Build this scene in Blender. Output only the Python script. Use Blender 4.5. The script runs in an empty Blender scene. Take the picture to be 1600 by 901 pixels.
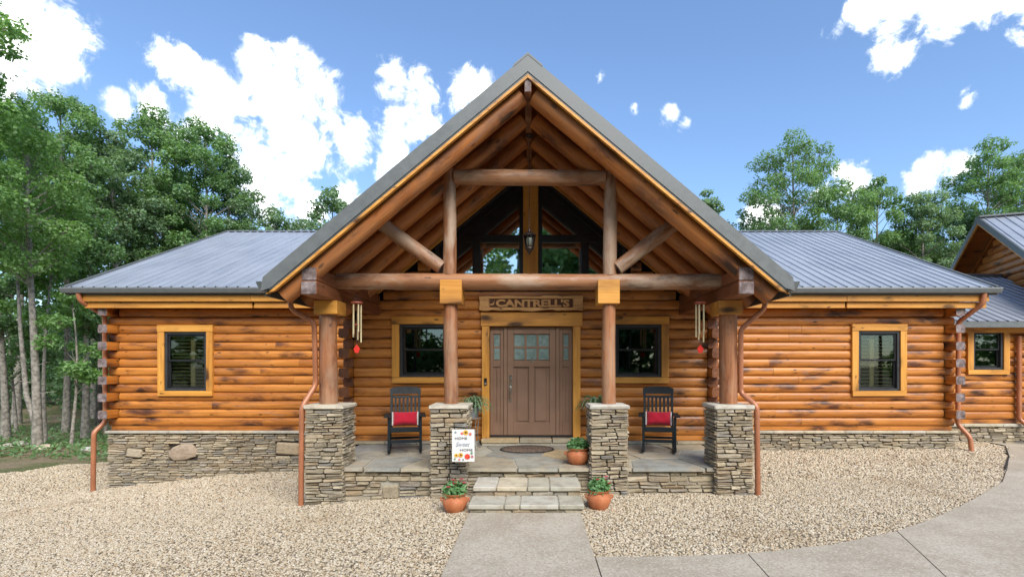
import bpy, bmesh, math, random
import numpy as np
from mathutils import Vector, Matrix, Euler
from mathutils.geometry import tessellate_polygon

R = math.radians
scene = bpy.context.scene
col = scene.collection

# ------------------------------------------------------------------ camera
CZ = 1.92
cam_d = bpy.data.cameras.new('camera')
cam_d.sensor_width = 36.0
cam_d.lens = 18.0
cam_d.shift_x = -34 / 1600
cam_d.shift_y = 119.5 / 1600
cam_d.clip_start = 0.05
cam_d.clip_end = 3000
cam = bpy.data.objects.new('camera', cam_d)
cam.location = (0, 0, CZ)
cam.rotation_euler = (R(90), 0, 0)
col.objects.link(cam)
scene.camera = cam

# ------------------------------------------------------------------ sky, sun, exposure
SUN_EL, SUN_AZ = R(42), R(157)        # azimuth from +Y (into the picture) clockwise: behind the camera, to the right
world = bpy.data.worlds.new('World')
scene.world = world
world.use_nodes = True
wt = world.node_tree
wt.nodes.clear()


def wn(t, **kw):
    n = wt.nodes.new(t)
    for k, v in kw.items():
        setattr(n, k, v)
    return n


def wmath(op, a, b=None, c=None, clamp=False):
    n = wn('ShaderNodeMath', operation=op, use_clamp=clamp)
    for i, v in enumerate((a, b, c)):
        if v is None:
            continue
        if isinstance(v, (int, float)):
            n.inputs[i].default_value = v
        else:
            wt.links.new(v, n.inputs[i])
    return n.outputs[0]


def wrange(v, a, b, lo=0.0, hi=1.0, smooth=True):
    n = wn('ShaderNodeMapRange', interpolation_type='SMOOTHSTEP' if smooth else 'LINEAR')
    wt.links.new(v, n.inputs[0])
    n.inputs[1].default_value = a
    n.inputs[2].default_value = b
    n.inputs[3].default_value = lo
    n.inputs[4].default_value = hi
    return n.outputs[0]


sky = wn('ShaderNodeTexSky', sky_type='NISHITA', sun_disc=False)
sky.sun_elevation = SUN_EL
sky.sun_rotation = SUN_AZ
sky.air_density = 1.0
sky.dust_density = 0.6
sky.ozone_density = 2.0
geo = wn('ShaderNodeTexCoord')
dirv = geo.outputs['Generated']
# cloud banks as soft lobes of sky direction, broken up by fractal noise
LOBES = [(30, 45, 85), (70, 95, 50), (-60, 10, 110), (20, 130, 40),
         (270, 100, 34), (310, 140, 48), (340, 180, 48), (245, 165, 34), (185, 165, 26), (310, 195, 40), (375, 215, 34),
         (410, 95, 34), (440, 130, 50), (480, 180, 58), (540, 215, 38), (500, 235, 42), (400, 250, 34),
         (440, 285, 38), (400, 300, 36), (480, 325, 30), (540, 310, 24), (430, 330, 36), (530, 270, 14),
         (615, 140, 34), (650, 150, 34), (620, 190, 34), (665, 195, 24), (735, 150, 34), (615, 235, 24), (690, 215, 20), (600, 275, 14),
         (1360, 15, 30), (1420, 20, 46), (1480, 25, 44), (1400, 75, 34), (1560, 5, 44), (1640, 0, 60), (1302, 52, 15),
         (940, 118, 12), (1046, 183, 15), (1068, 195, 10), (991, 172, 9), (1516, 153, 15), (1340, 280, 30), (1455, 275, 34), (1500, 255, 24),
         (1190, 345, 28), (1290, 300, 18)]
acc = None
for (px, py, pr) in LOBES:
    v = Vector(((px - 834) / 800, 1.0, (570 - py) / 800))
    ct = 1.0 / v.length
    v.normalize()
    ar = pr * 0.93 / 800 * ct ** 1.5
    d = wn('ShaderNodeVectorMath', operation='DOT_PRODUCT')
    wt.links.new(dirv, d.inputs[0])
    d.inputs[1].default_value = v
    m = wrange(d.outputs['Value'], math.cos(ar * 1.85), math.cos(ar * 0.1), smooth=False)
    if pr < 20:
        m = wmath('MULTIPLY', m, 0.66)
    acc = m if acc is None else wmath('MAXIMUM', acc, m)
noi = wn('ShaderNodeTexNoise')
noi.inputs['Scale'].default_value = 11.0
noi.inputs['Detail'].default_value = 9.0
noi.inputs['Roughness'].default_value = 0.64
noi.inputs['Distortion'].default_value = 0.5
wt.links.new(dirv, noi.inputs['Vector'])
big = wn('ShaderNodeTexNoise')
big.inputs['Scale'].default_value = 2.6
big.inputs['Detail'].default_value = 3.0
wt.links.new(dirv, big.inputs['Vector'])
sep = wn('ShaderNodeSeparateXYZ')
wt.links.new(dirv, sep.inputs[0])
# everywhere round the picture the same broken cumulus goes on
off = wrange(sep.outputs['Y'], 0.40, 0.62, 1.0, 0.0)
gen = wmath('MULTIPLY', wrange(big.outputs['Fac'], 0.50, 0.68), off)
acc = wmath('MAXIMUM', acc, gen)
fine = wn('ShaderNodeTexNoise')
fine.inputs['Scale'].default_value = 34.0
fine.inputs['Detail'].default_value = 6.0
fine.inputs['Roughness'].default_value = 0.62
fine.inputs['Distortion'].default_value = 0.8
wt.links.new(dirv, fine.inputs['Vector'])
dens = wmath('ADD', acc, wmath('MULTIPLY', wmath('SUBTRACT', noi.outputs['Fac'], 0.5), 3.4))
dens = wmath('ADD', dens, wmath('MULTIPLY', wmath('SUBTRACT', fine.outputs['Fac'], 0.5), 1.3))
cmask = wrange(dens, 0.33, 1.02)
cmask = wmath('MULTIPLY', cmask, wrange(acc, 0.0, 0.35))
shade = wrange(dens, 0.35, 1.5)
mixc = wn('ShaderNodeMix', data_type='RGBA')
mixc.inputs[6].default_value = (3.4, 3.7, 4.1, 1)
mixc.inputs[7].default_value = (9.6, 9.6, 9.5, 1)
wt.links.new(shade, mixc.inputs[0])
# a milkier blue, as summer air gives
tint = wn('ShaderNodeMix', data_type='RGBA')
tint.inputs[0].default_value = 0.04
tint.inputs[7].default_value = (3.7, 5.4, 8.2, 1)
wt.links.new(sky.outputs[0], tint.inputs[6])
mixs = wn('ShaderNodeMix', data_type='RGBA')
wt.links.new(cmask, mixs.inputs[0])
tone = wn('ShaderNodeMix', data_type='RGBA', blend_type='MULTIPLY')
tone.inputs[0].default_value = 1.0
tone.inputs[7].default_value = (0.57, 0.635, 0.70, 1)
wt.links.new(tint.outputs[2], tone.inputs[6])
wt.links.new(tone.outputs[2], mixs.inputs[6])
wt.links.new(mixc.outputs[2], mixs.inputs[7])
bg = wn('ShaderNodeBackground')
bg.inputs[1].default_value = 0.15
wt.links.new(mixs.outputs[2], bg.inputs[0])
wo = wn('ShaderNodeOutputWorld')
wt.links.new(bg.outputs[0], wo.inputs[0])

sd = bpy.data.lights.new('sun', 'SUN')
sd.energy = 2.35
sd.angle = R(40)
sd.color = (1.0, 0.95, 0.87)
sun = bpy.data.objects.new('sun', sd)
to_sun = Vector((math.sin(SUN_AZ) * math.cos(SUN_EL), math.cos(SUN_AZ) * math.cos(SUN_EL), math.sin(SUN_EL)))
sun.rotation_euler = to_sun.to_track_quat('Z', 'Y').to_euler()
sun.location = to_sun * 40
col.objects.link(sun)

vs = scene.view_settings
vs.view_transform = 'Standard'
vs.look = 'None'
vs.exposure = 1.2
vs.gamma = 1.0
vs.use_curve_mapping = False
scene.render.engine = 'CYCLES'
cy = scene.cycles
cy.use_denoising = True
cy.max_bounces = 8
cy.diffuse_bounces = 4
cy.glossy_bounces = 4
cy.transmission_bounces = 4
cy.transparent_max_bounces = 8
cy.caustics_reflective = False
cy.caustics_refractive = False

rnd = random.Random(7)

# ------------------------------------------------------------------ materials
class NT:
    def __init__(s, name, rough=0.6, spec=0.5, metal=0.0):
        s.m = bpy.data.materials.new(name)
        s.m.use_nodes = True
        s.t = s.m.node_tree
        s.b = s.t.nodes['Principled BSDF']
        s.b.inputs['Roughness'].default_value = rough
        s.b.inputs['Specular IOR Level'].default_value = spec
        s.b.inputs['Metallic'].default_value = metal

    def n(s, typ, **kw):
        n = s.t.nodes.new(typ)
        for k, v in kw.items():
            setattr(n, k, v)
        return n

    def set(s, inp, v):
        if isinstance(v, (int, float, tuple)):
            inp.default_value = v
        else:
            s.t.links.new(v, inp)

    def math(s, op, a, b=None, clamp=False):
        n = s.n('ShaderNodeMath', operation=op, use_clamp=clamp)
        s.set(n.inputs[0], a)
        if b is not None:
            s.set(n.inputs[1], b)
        return n.outputs[0]

    def rng(s, v, a, b, lo=0.0, hi=1.0):
        n = s.n('ShaderNodeMapRange', interpolation_type='SMOOTHSTEP')
        s.set(n.inputs[0], v)
        for i, q in enumerate((a, b, lo, hi)):
            s.set(n.inputs[i + 1], q)
        return n.outputs[0]

    def obj(s):
        return s.n('ShaderNodeTexCoord').outputs['Object']

    def pos(s):
        return s.n('ShaderNodeNewGeometry').outputs['Position']

    def rand(s):
        return s.n('ShaderNodeObjectInfo').outputs['Random']

    def island(s):
        return s.n('ShaderNodeNewGeometry').outputs['Random Per Island']

    def vec(s, v, scale=(1, 1, 1), off=None, offk=37.0):
        n = s.n('ShaderNodeVectorMath', operation='MULTIPLY')
        s.set(n.inputs[0], v)
        n.inputs[1].default_value = scale
        o = n.outputs[0]
        if off is not None:
            a = s.n('ShaderNodeVectorMath', operation='ADD')
            s.t.links.new(o, a.inputs[0])
            s.t.links.new(s.math('MULTIPLY', off, offk), a.inputs[1])
            o = a.outputs[0]
        return o

    def noise(s, v, scale, detail=3.0, rough=0.5, dist=0.0):
        n = s.n('ShaderNodeTexNoise')
        s.set(n.inputs['Vector'], v)
        n.inputs['Scale'].default_value = scale
        n.inputs['Detail'].default_value = detail
        n.inputs['Roughness'].default_value = rough
        n.inputs['Distortion'].default_value = dist
        return n.outputs['Fac']

    def voro(s, v, scale, out='Distance', feature='F1', rnd_=1.0):
        n = s.n('ShaderNodeTexVoronoi', feature=feature)
        s.set(n.inputs['Vector'], v)
        n.inputs['Scale'].default_value = scale
        n.inputs['Randomness'].default_value = rnd_
        return n.outputs[out]

    def mix(s, f, a, b, mode='MIX'):
        n = s.n('ShaderNodeMix', data_type='RGBA', blend_type=mode)
        s.set(n.inputs[0], f)
        for i, q in ((6, a), (7, b)):
            if isinstance(q, tuple):
                n.inputs[i].default_value = q if len(q) == 4 else q + (1,)
            else:
                s.t.links.new(q, n.inputs[i])
        return n.outputs[2]

    def ramp(s, f, stops, interp='LINEAR'):
        n = s.n('ShaderNodeValToRGB')
        n.color_ramp.interpolation = interp
        e = n.color_ramp.elements
        while len(e) < len(stops):
            e.new(0.5)
        for i, (p, c) in enumerate(stops):
            e[i].position = p
            e[i].color = c if len(c) == 4 else c + (1,)
        s.set(n.inputs[0], f)
        return n.outputs[0]

    def color(s, c):
        s.set(s.b.inputs['Base Color'], c if not isinstance(c, tuple) or len(c) == 4 else c + (1,))
        return s

    def rough(s, r):
        s.set(s.b.inputs['Roughness'], r)
        return s

    def bump(s, h, strength=0.3, dist=0.01):
        n = s.n('ShaderNodeBump')
        n.inputs['Strength'].default_value = strength
        n.inputs['Distance'].default_value = dist
        s.t.links.new(h, n.inputs['Height'])
        s.t.links.new(n.outputs[0], s.b.inputs['Normal'])
        return s


M = {}


def wood(name, light, mid, dark, knot=(0.030, 0.012, 0.006), smear=0.75, kscale=1.0, rough=0.42, grey=0.0, greyc=(0.34, 0.27, 0.21), spec=0.45, stain=0.55, check=0.35, mott=0.6):
    """stained timber: long grain, knots with a dark halo, purple-brown sap stains, worn pale patches"""
    k = NT(name, rough, spec)
    o = k.obj()
    r = k.rand()
    gr = k.noise(k.vec(o, (0.9, 22, 22), r), 1.0, 5.0, 0.62, 0.6)
    g2 = k.noise(k.vec(o, (0.5, 5, 5), r, 51), 1.0, 3.0, 0.5)
    c = k.mix(k.rng(gr, 0.32, 0.68), mid, light)
    c = k.mix(k.math('MULTIPLY', k.rng(g2, 0.45, 0.75), 0.40), c, dark)
    # tone of each timber
    c = k.mix(k.rng(r, 0.0, 1.0, 0.0, 0.38), c, k.mix(1.0, c, (0.62, 0.50, 0.42), 'MULTIPLY'))
    kv = k.vec(o, (1.45 * kscale, 4.3 * kscale, 4.3 * kscale), r, 91)
    wob = k.noise(kv, 2.4, 3.0, 0.6)
    vd = k.voro(kv, 1.0)
    vd = k.math('ADD', vd, k.math('MULTIPLY', k.math('SUBTRACT', wob, 0.5), 0.28))
    pick = k.noise(k.vec(o, (0.7, 1.2, 1.2), r, 17), 1.0, 1.0)
    halo = k.math('MULTIPLY', k.rng(vd, 0.25, 0.62, 1.0, 0.0), k.rng(pick, 0.40, 0.54))
    sm = k.noise(k.vec(o, (2.2, 7, 7), r, 23), 1.0, 4.0, 0.65, 0.8)
    halo = k.math('MULTIPLY', halo, k.rng(sm, 0.34, 0.56, 0.15, 1.0))
    c = k.mix(k.math('MULTIPLY', halo, smear), c, (0.085, 0.030, 0.018))
    core = k.math('MULTIPLY', k.rng(vd, 0.08, 0.25, 1.0, 0.0), k.rng(pick, 0.34, 0.50))
    c = k.mix(k.math('MULTIPLY', core, 0.9), c, knot)
    mo = k.noise(k.vec(o, (2.3, 8, 8), r, 77), 1.0, 7.0, 0.72, 0.4)
    c = k.mix(k.rng(mo, 0.50, 0.72, 0.0, mott), c, k.mix(1.0, c, (0.36, 0.27, 0.24), 'MULTIPLY'))
    kv2 = k.vec(o, (4.5 * kscale, 11 * kscale, 11 * kscale), r, 13)
    v2 = k.math('ADD', k.voro(kv2, 1.0), k.math('MULTIPLY', k.math('SUBTRACT', wob, 0.5), 0.2))
    pin = k.math('MULTIPLY', k.rng(v2, 0.12, 0.26, 1.0, 0.0), k.rng(sm, 0.50, 0.60))
    c = k.mix(k.math('MULTIPLY', pin, 0.85), c, knot)
    st_ = k.noise(k.vec(o, (1.6, 8, 8), r, 43), 1.0, 5.0, 0.6, 0.5)
    c = k.mix(k.rng(st_, 0.58, 0.74, 0.0, stain), c, (0.27, 0.165, 0.135))
    ck = k.noise(k.vec(o, (0.45, 30, 30), r, 29), 1.0, 2.0, 0.5)
    ckm = k.math('MULTIPLY', k.rng(k.math('ABSOLUTE', k.math('SUBTRACT', ck, 0.5)), 0.0, 0.016, 1.0, 0.0), k.rng(g2, 0.46, 0.60))
    c = k.mix(k.math('MULTIPLY', ckm, check), c, (0.035, 0.015, 0.009))
    if grey:
        w = k.noise(k.vec(o, (1.1, 3.2, 3.2), r, 67), 1.0, 6.0, 0.68)
        c = k.mix(k.math('MULTIPLY', k.rng(w, 0.44, 0.64), grey), c, greyc)
    k.color(c)
    k.rough(k.rng(gr, 0.2, 0.8, rough - 0.08, rough + 0.16))
    k.bump(k.math('ADD', gr, k.math('MULTIPLY', vd, 0.4)), 0.35, 0.006)
    M[name] = k.m
    return k


wood('pine_log', (0.58, 0.232, 0.044), (0.44, 0.150, 0.024), (0.23, 0.066, 0.015), smear=0.95, rough=0.36)
wood('porch_log', (0.62, 0.262, 0.058), (0.48, 0.172, 0.032), (0.26, 0.076, 0.017), smear=0.8, rough=0.40)
wood('golden_board', (0.72, 0.355, 0.070), (0.60, 0.265, 0.042), (0.42, 0.155, 0.024), smear=0.35, kscale=0.8, rough=0.45, stain=0.1, mott=0.2)
wood('rafter_log', (0.58, 0.225, 0.056), (0.43, 0.142, 0.030), (0.19, 0.054, 0.014), smear=0.75, kscale=0.8, rough=0.45, grey=0.22, greyc=(0.36, 0.22, 0.13))
wood('truss_log', (0.42, 0.205, 0.095), (0.30, 0.130, 0.055), (0.14, 0.055, 0.026), smear=0.6, kscale=0.8, rough=0.5, grey=0.75, greyc=(0.44, 0.33, 0.24), check=0.85)
wood('post_log', (0.42, 0.185, 0.078), (0.29, 0.105, 0.040), (0.13, 0.045, 0.020), smear=0.8, kscale=0.8, rough=0.5, grey=0.5, greyc=(0.40, 0.265, 0.17), check=0.8)
wood('beam_brown', (0.30, 0.115, 0.045), (0.20, 0.068, 0.026), (0.10, 0.032, 0.013), smear=0.5, kscale=0.7, rough=0.5)
wood('ceiling_board', (0.46, 0.170, 0.034), (0.34, 0.110, 0.020), (0.19, 0.056, 0.012), smear=0.3, rough=0.5)
wood('sign_wood', (0.72, 0.42, 0.17), (0.58, 0.30, 0.10), (0.30, 0.115, 0.03), smear=0.3, kscale=1.4, rough=0.55)

k = NT('end_grain', 0.75, 0.3)
o = k.obj()
w = k.noise(k.vec(o, (1, 1, 1), k.rand()), 9.0, 5.0, 0.65)
k.color(k.ramp(w, [(0.3, (0.055, 0.038, 0.032)), (0.5, (0.17, 0.13, 0.125)), (0.72, (0.33, 0.28, 0.275))])).bump(w, 0.4, 0.01)
M['end_grain'] = k.m


def simple(name, c, rough=0.5, spec=0.5, metal=0.0, var=0.15, nscale=8.0, bump=0.0):
    k = NT(name, rough, spec, metal)
    w = k.noise(k.obj(), nscale, 4.0, 0.6)
    lo = tuple(x * (1 - var) for x in c)
    hi = tuple(min(1, x * (1 + var)) for x in c)
    k.color(k.mix(k.rng(w, 0.3, 0.7), lo, hi))
    k.rough(k.rng(w, 0.25, 0.75, rough * 0.88, min(1, rough * 1.15)))
    if bump:
        k.bump(w, bump, 0.01)
    M[name] = k.m
    return k


simple('carved_dark', (0.10, 0.038, 0.016), 0.7)
simple('core_dark', (0.035, 0.028, 0.022), 0.9, 0.2)
simple('mortar', (0.050, 0.042, 0.034), 0.95, 0.2, nscale=20, bump=0.4)
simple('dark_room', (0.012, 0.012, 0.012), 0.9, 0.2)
simple('fascia_metal', (0.125, 0.135, 0.135), 0.42, 0.5, 0.0, 0.08)
simple('gutter_metal', (0.075, 0.082, 0.082), 0.40, 0.5, 0.0, 0.08)
simple('copper_paint', (0.40, 0.155, 0.075), 0.38, 0.5, 0.15, 0.14, 3.0)
simple('black_frame', (0.016, 0.016, 0.018), 0.35, 0.5)
simple('graphite_frame', (0.035, 0.036, 0.040), 0.4, 0.5)
simple('door_brown', (0.235, 0.140, 0.092), 0.42, 0.5, 0, 0.07, 3.0)
simple('nickel', (0.62, 0.60, 0.56), 0.22, 0.5, 1.0, 0.05)
simple('bronze', (0.06, 0.045, 0.04), 0.4, 0.5, 0.6)
simple('chair_paint', (0.009, 0.014, 0.018), 0.5, 0.3, 0, 0.12)
simple('chime_tube', (0.72, 0.60, 0.36), 0.35, 0.5, 0.45, 0.08)
simple('red_wood', (0.42, 0.10, 0.06), 0.5)
simple('red_glass', (0.62, 0.04, 0.03), 0.2)
simple('shutter_wood', (0.50, 0.36, 0.17), 0.5)
simple('soil', (0.03, 0.02, 0.014), 0.95, 0.1, nscale=40, bump=0.6)
simple('wire_metal', (0.30, 0.29, 0.27), 0.5, 0.5, 0.5)
simple('grey_pot', (0.22, 0.235, 0.24), 0.6)
simple('edging_black', (0.035, 0.033, 0.030), 0.8, 0.2)
simple('fabric_white', (0.74, 0.73, 0.71), 0.9, 0.2, 0, 0.05, 60)
simple('ink', (0.07, 0.07, 0.09), 0.9, 0.1)
simple('ink_pale', (0.30, 0.34, 0.40), 0.9, 0.1)
simple('petal_yellow', (0.80, 0.42, 0.05), 0.8)
simple('petal_red', (0.75, 0.07, 0.03), 0.8)
simple('petal_pink', (0.70, 0.28, 0.28), 0.8)
simple('flower_center', (0.06, 0.03, 0.015), 0.9)
simple('print_green', (0.16, 0.30, 0.16), 0.9)
simple('flower_red', (0.48, 0.03, 0.06), 0.7, nscale=30)
simple('bark_pale', (0.26, 0.235, 0.20), 0.9, 0.2, 0, 0.45, 9, 0.8)
simple('bark_dark', (0.10, 0.085, 0.070), 0.9, 0.2, 0, 0.4, 9, 0.8)
simple('white_plastic', (0.6, 0.6, 0.58), 0.5)

k = NT('pillow_red', 0.85, 0.25)
w = k.noise(k.obj(), 90, 2.0)
k.color(k.mix(w, (0.36, 0.006, 0.022), (0.50, 0.012, 0.035))).bump(w, 0.25, 0.003)
k.b.inputs['Sheen Weight'].default_value = 0.3
M['pillow_red'] = k.m

k = NT('terracotta', 0.55, 0.4)
w = k.noise(k.obj(), 7, 5.0, 0.65)
k.color(k.ramp(w, [(0.3, (0.40, 0.118, 0.045)), (0.55, (0.52, 0.175, 0.070)), (0.75, (0.58, 0.25, 0.13))])).bump(w, 0.15, 0.004)
M['terracotta'] = k.m

# painted ribbed steel roofing: even paint with faint streaks down the fall
k = NT('roof_metal', 0.36, 0.6, 0.0)
w = k.noise(k.vec(k.pos(), (7, 0.6, 0.6)), 1.0, 4.0, 0.6)
w2 = k.noise(k.pos(), 0.8, 3.0)
k.color(k.mix(k.rng(k.math('ADD', k.math('MULTIPLY', w, 0.5), k.math('MULTIPLY', w2, 0.5)), 0.35, 0.65), (0.28, 0.305, 0.345), (0.35, 0.375, 0.415)))
k.rough(k.rng(w, 0.3, 0.7, 0.30, 0.42))
k.b.inputs['Metallic'].default_value = 0.25
M['roof_metal'] = k.m


def stone_mat(name, stops, bump=0.6, nscale=14.0, warm=0.5):
    k = NT(name, 0.88, 0.25)
    rr = k.math('FRACT', k.math('ADD', k.math('MULTIPLY', k.rand(), 7.13), k.math('MULTIPLY', k.island(), 3.71)))
    p = k.pos()
    c = k.ramp(rr, stops)
    n1 = k.noise(k.vec(p, (1, 1, 2.2)), nscale, 6.0, 0.65)
    n2 = k.noise(p, 3.1, 3.0, 0.55)
    c = k.mix(k.rng(n1, 0.40, 0.72, 0.0, 0.55), c, k.mix(1.0, c, (0.42, 0.38, 0.34), 'MULTIPLY'))
    c = k.mix(k.rng(n2, 0.50, 0.72, 0.0, warm), c, k.mix(0.5, c, (0.40, 0.25, 0.115)))
    c = k.mix(k.rng(k.noise(p, 46, 2.0), 0.60, 0.75, 0.0, 0.5), c, (0.50, 0.47, 0.41))
    k.color(c).bump(n1, bump, 0.012)
    M[name] = k.m
    return k


stone_mat('ledge_stone', [(0.0, (0.381, 0.314, 0.215)), (0.18, (0.269, 0.226, 0.163)), (0.36, (0.448, 0.380, 0.263)), (0.52, (0.314, 0.275, 0.221)),
                          (0.68, (0.515, 0.440, 0.315)), (0.82, (0.358, 0.270, 0.173)), (0.92, (0.230, 0.215, 0.189)), (1.0, (0.426, 0.363, 0.263))])
stone_mat('flagstone', [(0.0, (0.287, 0.282, 0.241)), (0.22, (0.380, 0.362, 0.299)), (0.4, (0.230, 0.241, 0.230)), (0.58, (0.414, 0.345, 0.230)),
                        (0.72, (0.322, 0.322, 0.293)), (0.86, (0.483, 0.368, 0.213)), (1.0, (0.276, 0.287, 0.276))], 0.3, 5.0, 0.6)
stone_mat('step_stone', [(0.0, (0.483, 0.460, 0.391)), (0.4, (0.414, 0.391, 0.310)), (0.7, (0.540, 0.460, 0.322)), (1.0, (0.517, 0.506, 0.460))], 0.3, 6.0, 0.5)
stone_mat('pink_stone', [(0.0, (0.36, 0.275, 0.20)), (1.0, (0.40, 0.31, 0.225))], 0.4, 10, 0.3)
stone_mat('grout', [(0.0, (0.40, 0.37, 0.30)), (1.0, (0.42, 0.39, 0.32))], 0.2, 30, 0.2)

# washed river gravel
k = NT('pebble', 0.75, 0.35)
rr = k.rand()
c = k.ramp(rr, [(0.0, (0.448, 0.370, 0.255)), (0.2, (0.591, 0.510, 0.379)), (0.38, (0.376, 0.290, 0.181)), (0.52, (0.663, 0.598, 0.478)), (0.68, (0.502, 0.396, 0.255)),
                (0.78, (0.305, 0.238, 0.165)), (0.82, (0.10, 0.078, 0.058)), (0.88, (0.556, 0.475, 0.354)), (0.95, (0.466, 0.317, 0.181)), (1.0, (0.627, 0.554, 0.437))])
pn = k.noise(k.pos(), 0.55, 4.0, 0.6)
c = k.mix(k.rng(pn, 0.54, 0.70, 0.0, 0.40), c, k.mix(1.0, c, (0.627, 0.510, 0.387), 'MULTIPLY'))
k.color(c)
M['pebble'] = k.m

k = NT('gravel_bed', 0.9, 0.2)
p = k.pos()
cc = k.voro(p, 34, 'Color')
hs = k.n('ShaderNodeSeparateColor')
k.t.links.new(cc, hs.inputs[0])
c = k.ramp(hs.outputs[0], [(0.0, (0.233, 0.185, 0.124)), (0.35, (0.394, 0.326, 0.231)), (0.65, (0.484, 0.414, 0.297)), (1.0, (0.340, 0.273, 0.190))])
vd = k.voro(p, 34)
c = k.mix(k.rng(vd, 0.35, 0.62, 0.0, 0.6), c, (0.143, 0.106, 0.070))
k.color(c).bump(vd, -0.8 if False else 0.8, 0.012)
M['gravel_bed'] = k.m

# exposed-aggregate concrete
k = NT('concrete', 0.82, 0.3)
p = k.pos()
n1 = k.noise(p, 1.3, 5.0, 0.6)
n2 = k.noise(p, 70, 3.0, 0.7)
n3 = k.voro(p, 62, 'Color')
hs = k.n('ShaderNodeSeparateColor')
k.t.links.new(n3, hs.inputs[0])
c = k.mix(k.rng(n1, 0.35, 0.65), (0.356, 0.306, 0.234), (0.441, 0.392, 0.312))
c = k.mix(k.rng(hs.outputs[0], 0.55, 0.95, 0.0, 0.5), c, (0.254, 0.200, 0.134))
c = k.mix(k.rng(hs.outputs[1], 0.70, 0.98, 0.0, 0.6), c, (0.560, 0.506, 0.417))
k.color(c).bump(n2, 0.35, 0.006)
M['concrete'] = k.m

k = NT('forest_floor', 0.95, 0.15)
p = k.pos()
n1 = k.noise(p, 0.45, 5.0, 0.65)
n2 = k.noise(p, 9, 4.0, 0.7)
c = k.mix(k.rng(n1, 0.42, 0.58), (0.085, 0.105, 0.035), (0.20, 0.155, 0.10))
c = k.mix(k.rng(n2, 0.45, 0.65, 0.0, 0.6), c, (0.26, 0.21, 0.14))
k.color(c).bump(n2, 0.6, 0.03)
M['forest_floor'] = k.m


def leaf_mat(name, a, b, c3, trans=0.35, rough=0.5):
    k = NT(name, rough, 0.35)
    isl = k.island()
    rr = k.rand()
    cl = k.noise(k.vec(k.pos(), (1, 1, 1), rr), 0.55, 3.0, 0.6)
    c = k.mix(k.rng(cl, 0.36, 0.64), a, b)
    c = k.mix(k.math('MULTIPLY', k.rng(isl, 0.2, 1.0), 0.85), c, c3)
    c = k.mix(k.rng(rr, 0.0, 1.0, 0.0, 0.30), c, k.mix(1.0, c, (0.72, 0.85, 0.80), 'MULTIPLY'))
    k.color(c)
    tr = k.n('ShaderNodeBsdfTranslucent')
    k.t.links.new(k.mix(1.0, c, (1.05, 1.1, 0.55), 'MULTIPLY'), tr.inputs[0])
    mx = k.n('ShaderNodeMixShader')
    mx.inputs[0].default_value = trans
    k.t.links.new(k.b.outputs[0], mx.inputs[1])
    k.t.links.new(tr.outputs[0], mx.inputs[2])
    k.t.links.new(mx.outputs[0], k.t.nodes['Material Output'].inputs[0])
    M[name] = k.m


leaf_mat('leaf_oak', (0.141, 0.253, 0.095), (0.208, 0.352, 0.138), (0.322, 0.472, 0.259), 0.5)
leaf_mat('leaf_bright', (0.168, 0.310, 0.086), (0.242, 0.408, 0.130), (0.350, 0.521, 0.242), 0.5)
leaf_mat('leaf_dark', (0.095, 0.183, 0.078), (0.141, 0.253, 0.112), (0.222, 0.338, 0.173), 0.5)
leaf_mat('leaf_hazy', (0.168, 0.267, 0.147), (0.229, 0.345, 0.198), (0.322, 0.443, 0.285), 0.5)
leaf_mat('leaf_plant', (0.107, 0.253, 0.086), (0.162, 0.323, 0.121), (0.242, 0.422, 0.190))
leaf_mat('leaf_fern', (0.134, 0.226, 0.130), (0.195, 0.296, 0.173), (0.296, 0.408, 0.259))

# window glass: clear pane with a coated, mirror-like face
def glass(name, refl, tint=(0.55, 0.62, 0.60)):
    m = bpy.data.materials.new(name)
    m.use_nodes = True
    t = m.node_tree
    t.nodes.clear()
    out = t.nodes.new('ShaderNodeOutputMaterial')
    gl = t.nodes.new('ShaderNodeBsdfGlossy')
    gl.inputs['Roughness'].default_value = 0.02
    gl.inputs[0].default_value = (0.85, 0.95, 0.93, 1)
    tr = t.nodes.new('ShaderNodeBsdfTransparent')
    tr.inputs[0].default_value = tint + (1,)
    fr = t.nodes.new('ShaderNodeFresnel')
    fr.inputs[0].default_value = 1.5
    ad = t.nodes.new('ShaderNodeMath')
    ad.operation = 'ADD'
    ad.use_clamp = True
    t.links.new(fr.outputs[0], ad.inputs[0])
    ad.inputs[1].default_value = refl
    mx = t.nodes.new('ShaderNodeMixShader')
    t.links.new(ad.outputs[0], mx.inputs[0])
    t.links.new(tr.outputs[0], mx.inputs[1])
    t.links.new(gl.outputs[0], mx.inputs[2])
    t.links.new(mx.outputs[0], out.inputs[0])
    M[name] = m


glass('glass', 0.0, (0.75,0.8,0.78))
glass('glass_coated', 0.55, (0.2, 0.25, 0.25))
glass('glass_porch', 0.07, (0.3, 0.33, 0.33))
k = NT('frosted_glass', 0.28, 0.6)
w = k.noise(k.obj(), 14, 4.0)
k.color(k.mix(k.rng(w, 0.3, 0.7), (0.13, 0.20, 0.19), (0.22, 0.30, 0.29))).bump(w, 0.3, 0.01)
M['frosted_glass'] = k.m
k = NT('lantern_glass', 0.15, 0.6)
k.color((0.82, 0.78, 0.72))
M['lantern_glass'] = k.m
k = NT('mat_weave', 0.95, 0.15)
o = k.obj()
w = k.n('ShaderNodeTexWave', wave_type='BANDS', bands_direction='DIAGONAL')
k.t.links.new(k.vec(o, (1, 1, 0)), w.inputs['Vector'])
w.inputs['Scale'].default_value = 9.0
w.inputs['Distortion'].default_value = 6.0
w.inputs['Detail'].default_value = 2.0
w.inputs['Detail Scale'].default_value = 1.5
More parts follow.
